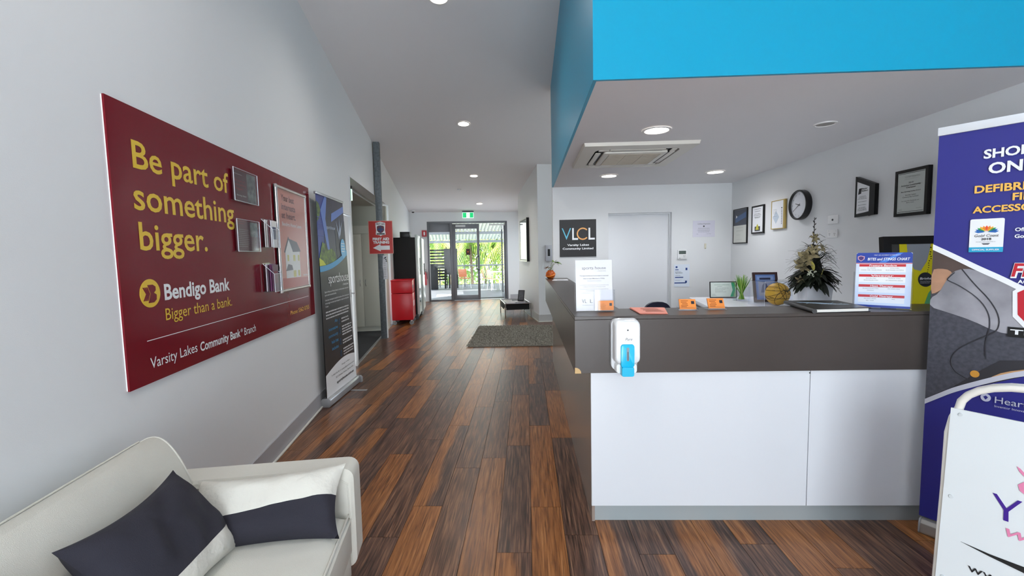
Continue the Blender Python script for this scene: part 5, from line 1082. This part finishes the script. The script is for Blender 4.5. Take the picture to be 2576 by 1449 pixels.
# end wall fittings
fsn = thing('fire_sign','small red fire equipment sign on the end wall beside the far doors','sign',tuple(WA(-.91,14.598,2.12)),DA); B(-.075,.075,-.05,0,0,.20).build('sign_face', mat('fire_red','b3202e',.4), fsn); sheet(fsn,'white_symbol',[(-.02,.04),(.02,.04),(.025,.13),(.0,.165),(-.025,.13)],-.0515,WPR)
fe = thing('fire_extinguisher','red fire extinguisher hanging on the end wall left of the far doors','fire extinguisher',tuple(WA(-.95,14.50,.55)),DA)
MB().lathe([(.001,0),(.07,0),(.075,.02),(.075,.36),(.05,.42),(.02,.44),(.02,.46),(.001,.46)],seg=20).build('cylinder', mat('fire_red'), fe, smooth=True); MB().tube([(0,0,.46),(.03,0,.50),(.07,0,.48)],.008,6).build('handle', BLACK, fe); MB().tube([(.02,-.01,.46),(.09,-.02,.42),(.09,-.02,.2)],.009,6).build('hose', BLACK, fe); B(-.03,.03,.07,.10,.10,.40).build('wall_bracket', BLACK, fe)
# art frame on corridor right wall
arf = frame('wall_picture','tall black box frame with silver edge and reflective picture on the corridor right wall','picture',tuple(WA(1.828,11.03,1.31)),DA-PI/2,1.06,1.06,.05,BK,mat('picture_sheet','8fa7a6',.04,spec=.9,var=.6,vscale=4,two='d8e2dc'),.065,glaze=True)
o = [(-.53,0),(.53,0),(.53,1.06),(-.53,1.06)]
q = MB(); 
for a in ((-.53,.53,0,.022),(-.53,.53,1.038,1.06),(-.53,-.508,.022,1.038),(.508,.53,.022,1.038)): q.box(a[0],a[1],-.069,-.065,a[2],a[3])
q.build('silver_edge', mat('edge_silver','c5c2b4',.3,metal=.6), arf)
# low chrome table with magazines
tb = thing('magazine_table','low chrome-legged table with dark lower shelf by the corridor right wall','table',tuple(WA(1.47,10.62,0)),DA)
HX, HY = .305, .52
B(-HX+.02,HX-.02,-HY+.02,HY-.02,.325,.345).build('table_top', BLACK, tb, bevel=.003); B(-HX+.03,HX-.03,-.10,HY-.03,.20,.215).build('lower_shelf', BLACKM, tb); B(-HX+.01,-HX+.02,-.1,HY-.03,.17,.33).build('side_board', BLACKM, tb); B(-HX+.03,HX-.03,-HY+.06,-HY+.07,.19,.325).build('side_board', BLACKM, tb)
q = MB()
for sx in (-1,1): q.tube([(sx*HX,-HY,.345),(sx*HX,HY,.345)],.011,8)
for sy in (-1,1): q.tube([(-HX,sy*HY,.345),(HX,sy*HY,.345)],.011,8)
q.build('top_rails', CHROME, tb, smooth=True)
for sx in (-1,1):
    for sy in (-1,1): MB().tube([(sx*HX,sy*HY,0),(sx*HX,sy*HY,.345)],.012,8).build('leg', CHROME, tb, smooth=True)
rr = random.Random(9); spots = [(-.16,-.36,.1),(.10,-.34,-.2),(-.17,-.08,.05),(.12,-.05,.15),(-.15,.22,-.1),(-.02,-.2,.5)]
for i,(x,y,a) in enumerate(spots):
    p = WA(1.47+x,10.62+y,.357); cl = ('cfc9cb','a6a0ac','dcd9d4','8b8590','c0b4b0','e2e0de')[i]
    lb = ('pale magazine at the near left corner of the chrome table','grey magazine at the near right corner of the chrome table','white magazine halfway along the left side of the chrome table','dark grey magazine in front of the photo stand','beige magazine at the far left of the chrome table','white leaflet lying across the middle magazines on the chrome table')[i]
    t = thing('magazine',lb,'magazine',(p.x,p.y,.3455+(.006 if i == 5 else 0)),DA+a,'magazines on the chrome table'); B(-.10,.10,-.135,.135,0,.005).build('pages', PAPER, t); B(-.10,.10,-.135,.135,.005,.006).build('cover', mat('mag_'+cl,cl,.3,var=.5,vscale=12), t)
p = WA(1.60,10.55,.357); ps = thing('photo_stand','black photo frame on an angled stand on the chrome table','photo frame',(p.x,p.y,.353),DA-.5)
o = B(-.08,.08,-.006,.006,.0,.27).build('frame', BLACK, ps, bevel=.002); o.rotation_euler.x = -.3; o2 = sheet(ps,'photo',rect(-.062,.062,.022,.25),-.0075,mat('photo_grey','6f7076',.3,var=.4,vscale=20)); o2.rotation_euler.x = -.3
MB().prism([(.02,0),(.16,0),(.17,.06),(.06,.16)],-.01,.01,'x').build('support_arm', BLACK, ps)
# shag rug
rg = thing('shag_rug','grey shaggy rug on the timber floor beyond the counter','rug',(-.25,8.03,0))
rw, rh = .76, 1.01; rr = random.Random(4)
MB().prism([(-rw+.03,-rh),(rw,-rh+.02),(rw,rh),(-rw-.02,rh-.03)],.001,.014,'z').build('rug_base', mat('rug_base','7b766c',.95), rg)
q = MB(); RUGC = mat('rug_pile','c4bfb2',.95,var=.55,vscale=35,two='5a564e')
for i in range(21000):
    x = rr.uniform(-rw,rw); y = rr.uniform(-rh,rh); a = rr.random()*PI; l = rr.uniform(.012,.03); hgt = rr.uniform(.02,.045)
    dx, dy = math.cos(a)*.004, math.sin(a)*.004; tx, ty = rr.uniform(-.02,.02), rr.uniform(-.02,.02)
    n_ = len(q.v); q.v += [(x-dx,y-dy,.012),(x+dx,y+dy,.012),(x+tx,y+ty,hgt)]; q.f.append((n_,n_+1,n_+2)); q.mi.append(0)
o = q.build('rug_pile', RUGC, rg); o['kind'] = 'stuff'
rg.location.x = -.25

# ------------------------------------------------------------------ far doors
def ws(name, q, m, par, **k): return q.build(name, m, par, **k)
dd_ = thing('glass_door_frame','x','door',tuple(WA(0,14.6,0)),DA)
for k in ('label','category'): del dd_[k]
dd_.name = 'door_3'; dd_['kind'] = 'structure'
FA = FRAME_AL
MB().box(-.82,-.76,-.02,.10,0,2.6).box(1.74,1.80,-.02,.10,0,2.6).box(-.76,1.74,-.02,.10,2.54,2.6).box(-.10,-.01,-.02,.10,0,2.54).box(-.76,-.10,-.0,.08,2.26,2.54).box(-.76,-.10,0,.08,0,.05).build('outer_frame', FA, dd_, bevel=.003)
B(-.76,-.10,.03,.036,.05,2.26).build('sidelight_pane', GLASS, dd_)
lf1 = MB().box(-.01,.09,.0,.045,.01,2.52).box(.79,.87,0,.045,.01,2.52).box(.09,.79,0,.045,2.36,2.52).box(.09,.79,0,.045,.01,.17).build('door_leaf', FA, dd_, bevel=.002)
B(.09,.79,.018,.024,.17,2.36).build('door_pane', GLASS, lf1); MB().tube([(.85,0,1.0),(.76,-.06,1.03),(.755,-.07,1.1),(.755,-.07,1.38),(.76,-.06,1.42),(.85,0,1.46)],.016,8).build('pull_handle', BLACK, lf1, smooth=True)
B(.42,.55,-.002,.016,1.50,1.70).build('door_sticker', mat('door_sticker','3a1418',.5), lf1); sheet(lf1,'sticker_mark',[(.46,1.60),(.49,1.63),(.51,1.60),(.49,1.58)],-.0035,mat('orange_mark','d0652a',.5)); B(.1,.42,-.04,0,2.42,2.48).build('door_closer', mat('closer_white','cfd0d0',.4), lf1)
q = MB().box(-.02,.02,.05,.85,.01,2.52); q.v = [(x+1.70,y,z) for x,y,z in q.v]
lf2 = MB().box(1.69,1.735,.05,.13,.01,2.52).box(1.69,1.735,.85,.93,.01,2.52).box(1.69,1.735,.13,.85,2.36,2.52).box(1.69,1.735,.13,.85,.01,.17).build('door_leaf', FA, dd_, bevel=.002); B(1.709,1.715,.13,.85,.17,2.36).build('door_pane', GLASS, lf2)
B(1.2,1.72,-.01,.05,2.46,2.50).build('closer_arm', mat('closer_white'), dd_)
MB().box(.0,1.74,-.02,.22,.0,.012).build('threshold', ALU, dd_)
q = MB()
for k in range(60): q.box(.88+.0142*k,.886+.0142*k,.24,.52,.0,.02)
o = q.build('floor_grate', BLACKM, dd_); o['kind'] = 'stuff'

# ------------------------------------------------------------------ outside: deck, railing, awning, screen, furniture, palms
dk_ = B(-3.5,4.5,14.82,22.4,-.12,-.02).build('floor_deck', SLAB, None); dk_.rotation_euler = (0,0,DA); dk_['kind'] = 'structure'
DK = mat('deck_grey','666970',.5,var=.25,vscale=3); 
for k in range(57): 
    b0 = 14.83+.133*k; B(-3.5,4.5,b0,b0+.126,-.019,-.002).build('deck_board', DK, dk_)
ra = thing('balcony_railing','grey metal balcony railing with thin balusters at the deck edge','railing',tuple(WA(0,21.0,0)),DA); RM = mat('rail_grey','8b8f94',.4,metal=.4)
MB().tube([(-3.4,0,1.0),(4.4,0,1.0)],.035,10).build('top_rail', RM, ra); MB().box(-3.4,4.4,-.015,.015,.08,.11).build('bottom_rail', RM, ra)
for k in range(7): MB().box(-3.03+1.17*k,-2.97+1.17*k,-.025,.025,0,.98).build('railing_post', RM, ra)
for k in range(60): MB().box(-3.3+.125*k,-3.288+.125*k,-.006,.006,.11,.98).build('baluster', RM, ra)
aw = thing('patio_awning','corrugated pale awning roof over the deck','awning',tuple(WA(0,18.2,0)),DA)
def corr(y0,z0,y1,z1,nm):
    q = MB(); n = 220; vs = []
    for i in range(n+1):
        x = -3.6+8.2*i/n; dz = .03*math.sin(i*PI/2)
        vs += [(x,y0,z0+dz),(x,y1,z1+dz)]
    q.add(vs,[(2*i,2*i+2,2*i+3,2*i+1) for i in range(n)]); return q.build(nm, mat('awning_sheet','d6d8cc',.5), aw)
corr(-1.2,2.86,1.1,2.52,'roof_sheet'); corr(1.2,2.50,3.0,2.22,'roof_sheet')
MB().box(-3.6,4.6,1.08,1.16,2.40,2.52).build('awning_beam', RM, aw); MB().box(-3.6,4.6,3.0,3.06,2.08,2.20).build('awning_gutter', RM, aw); MB().box(-3.6,4.6,-1.3,-1.2,2.80,2.92).build('awning_beam', RM, aw)
for x in (-2.2,3.6): MB().tube([(x,1.12,0),(x,1.12,2.42)],.045,10).build('awning_post', RM, aw)
MB().tube([(.2,1.12,2.4),(-.6,-.8,2.78)],.012,5).build('stay_rod', RM, aw); MB().tube([(1.3,1.12,2.75),(2.2,2.2,2.3)],.012,5).build('stay_rod', RM, aw)
so_ = B(-1.6,3.0,14.8,16.2,2.72,2.80).build('ceiling_eave', mat('eave_grey','8a8c8b',.6), None); so_.rotation_euler = (0,0,DA); so_['kind'] = 'structure'
sl = thing('slatted_screen','dark horizontal slat privacy screen at the left of the deck','screen',tuple(WA(-.62,20.6,0)),DA)
for k in range(11): B(-.55,.28,-.01,.01,.35+.135*k,.43+.135*k).build('slat', BLACKM, sl)
for x in (-.57,.30): B(x-.02,x+.02,-.02,.02,0,1.88).build('screen_post', BLACKM, sl)
bb_ = thing('black_display_board','freestanding black display board seen through the glass sidelight','display board',tuple(WA(-.12,20.2,0)),DA); B(-.30,.30,-.03,.03,.62,1.80).build('board', BLACKM, bb_)
for x in (-.27,-.08,.08,.27): B(x-.04,x+.04,-.03,.03,0,.62).build('leg', BLACKM, bb_)
bi = thing('dark_bin','dark square bin on the shaded deck in front of the slat screen','bin',tuple(WA(-.86,19.8,0)),DA); B(-.16,.16,-.16,.16,0,1.08).build('bin_body', BLACKM, bi, bevel=.02); B(-.17,.17,-.17,.17,1.08,1.14).build('bin_lid', BLACK, bi, bevel=.01)
wf_ = thing('doormat','white rectangular mat on the deck outside the glass sidelight','mat',tuple(WA(-.38,16.6,0)),DA); B(-.28,.28,-.35,.35,.0,.012).build('mat_pad', WPR, wf_); B(-.26,.26,-.33,.33,.012,.014).build('mat_face', PAPER, wf_)
def deck_chair(a,b,rz,label,cm):
    t = thing('deck_chair',label,'chair',tuple(WA(a,b,0)),DA+rz)
    B(-.20,.20,-.20,.20,.44,.47).build('seat', cm, t, bevel=.012); q = B(-.20,.20,.17,.20,.50,.86); q.v = [(x,y+(z-.5)*.22,z) for x,y,z in q.v]; q.build('backrest', cm, t, bevel=.01)
    for sx in (-1,1):
        for sy in (-1,1): MB().tube([(sx*.17,sy*.17,.45),(sx*.20,sy*.21,0)],.011,6).build('leg', CHROME, t)
    for sx in (-1,1): MB().tube([(sx*.17,.19,.45),(sx*.17,.28,.84)],.010,6).build('back_tube', CHROME, t)
    return t
OC = mat('chair_orange','b5673a',.5); WC = mat('chair_beech','c9a276',.5)
deck_chair(1.50,19.4,PI/2*.9,'pale beech deck chair nearest the middle door leaf',WC); deck_chair(1.66,18.5,PI*.62,'beech and steel deck chair in front of the deck table',WC); deck_chair(2.28,17.9,PI,'orange-brown deck chair at the right edge of the open doorway',OC); deck_chair(.48,19.9,.4,'orange-brown chair at the deck edge seen through the closed door leaf',OC)
dt = thing('deck_table','white square deck table beyond the open door','table',tuple(WA(2.15,19.4,0)),DA); B(-.55,.55,-.45,.45,.72,.75).build('table_top', WPR, dt, bevel=.005)
for sx in (-1,1):
    for sy in (-1,1): MB().tube([(sx*.48,sy*.38,.72),(sx*.48,sy*.38,0)],.018,8).build('leg', CHROME, dt)
gr_ = B(-30,30,22.6,60,-2.4,-2.3).build('floor_garden', mat('garden_ground','b9b070',.9,var=.5,vscale=.3,two='7f8a4a'), None); gr_.rotation_euler = (0,0,DA); gr_['kind'] = 'structure'
pool = B(-3,6,24,31,-2.28,-2.25).build('pool_water', mat('pool_blue','8fc3d8',.1), None); pool.rotation_euler = (0,0,DA); tag(pool,'pale blue pool water glimpsed below the palms beyond the railing','pool')
PF = mat('palm_green','8aa83c',.5,var=.6,vscale=2.5,two='3f6428'); PFY = mat('palm_yellow','bfc05a',.55,var=.4,vscale=3)
def palm(a,b,base,seed,label,R_=2.4,n=34):
    t = thing('palm_tree',label,'palm tree',tuple(WA(a,b,base)),seed); r = random.Random(seed); H_ = 4.4
    MB().tube([(0,0,0),(.08,0,H_*.5),(0,.05,H_)],[.10,.08,.07],8).build('trunk', mat('palm_trunk','6b5b46',.9,var=.4,vscale=12), t, smooth=True)
    for k in range(n):
        az = r.random()*2*PI; el = r.uniform(-.2,1.1); L = R_*r.uniform(.8,1.15); q = MB(); pts = []
        for i in range(9):
            s = i/8; pts.append(Vector((math.cos(az)*L*s*math.cos(el)*(1-.15*s), math.sin(az)*L*s*math.cos(el)*(1-.15*s), H_+L*s*math.sin(el)-L*.95*s*s)))
        q.tube(pts,[.02-.0018*i for i in range(9)],4)
        for i in range(1,17):
            s = i/17*8; i0 = int(s); f = s-i0; p = pts[i0].lerp(pts[min(8,i0+1)],f); d = (pts[min(8,i0+1)]-pts[i0]).normalized(); sd = d.cross(Vector((0,0,1))).normalized()
            for sg in (-1,1):
                v = (sd*sg*.8+d*.55+Vector((0,0,-.55))).normalized(); l = .80*(1-abs(i/17-.45)*.9); w_ = .036; o_ = d*w_
                q.add([p-o_,p+o_,p+v*l*.6+o_*.8+Vector((0,0,-.04)),p+v*l+Vector((0,0,-.16*l))],[(0,1,2,3)])
        q.build('palm_frond', PF if r.random() < .75 else PFY, t)
    return t
palm(1.0,25.2,-2.3,1,'arching green palm straight beyond the closed door leaf'); palm(2.9,24.8,-2.3,2,'arching green palm beyond the open doorway',2.3); palm(-.8,25.6,-2.3,3,'palm above the black display board at left'); palm(2.0,27.5,-1.8,4,'yellow-green palm farther back between the two nearest palms',2.6); palm(4.6,26.0,-2.0,5,'palm at the right edge behind the deck table',2.4); palm(-.2,28.5,-1.6,6,'farther palm behind the left palms',2.6)
hg = thing('garden_hedge','pale green bushy hedge behind the palms','hedge',tuple(WA(1.5,33,-2.3)),DA)
q = MB(); rr = random.Random(6)
for i in range(9000):
    x = rr.uniform(-12,12); y = rr.uniform(-1,1); z = rr.uniform(0,6.0+1.2*math.sin(x)); c = Vector((x,y+.6*math.sin(x*2),z)); s = rr.uniform(.12,.3); a = Vector((rr.uniform(-1,1),rr.uniform(-1,1),rr.uniform(-1,1))).normalized(); b = a.orthogonal().normalized()
    q.add([c-a*s,c+b*s*.5,c+a*s,c-b*s*.5],[(0,1,2,3)])
o = q.build('hedge_leaves', mat('hedge_green','a3b860',.6,var=.6,vscale=1,two='5d7d38'), hg); o['kind'] = 'stuff'

# ------------------------------------------------------------------ shared groups of repeats
for pre, grp in (('downlight','round downlights'),('deck_chair','chairs on the deck'),('palm_tree','palms beyond the railing'),('throw_pillow','pillows on the sofa'),('framed_award','framed awards on the office wall'),('vending_machine','vending machines by the left wall'),('leaflet_pocket','leaflet pockets on the maroon board'),('brochure_pocket','brochure pockets on the maroon board'),('exit_sign','green exit signs'),('magazine','magazines on the chrome table')):
    for o in bpy.data.objects:
        if o.parent is None and o.name.split('.')[0] == pre and 'label' in o: o['group'] = grp
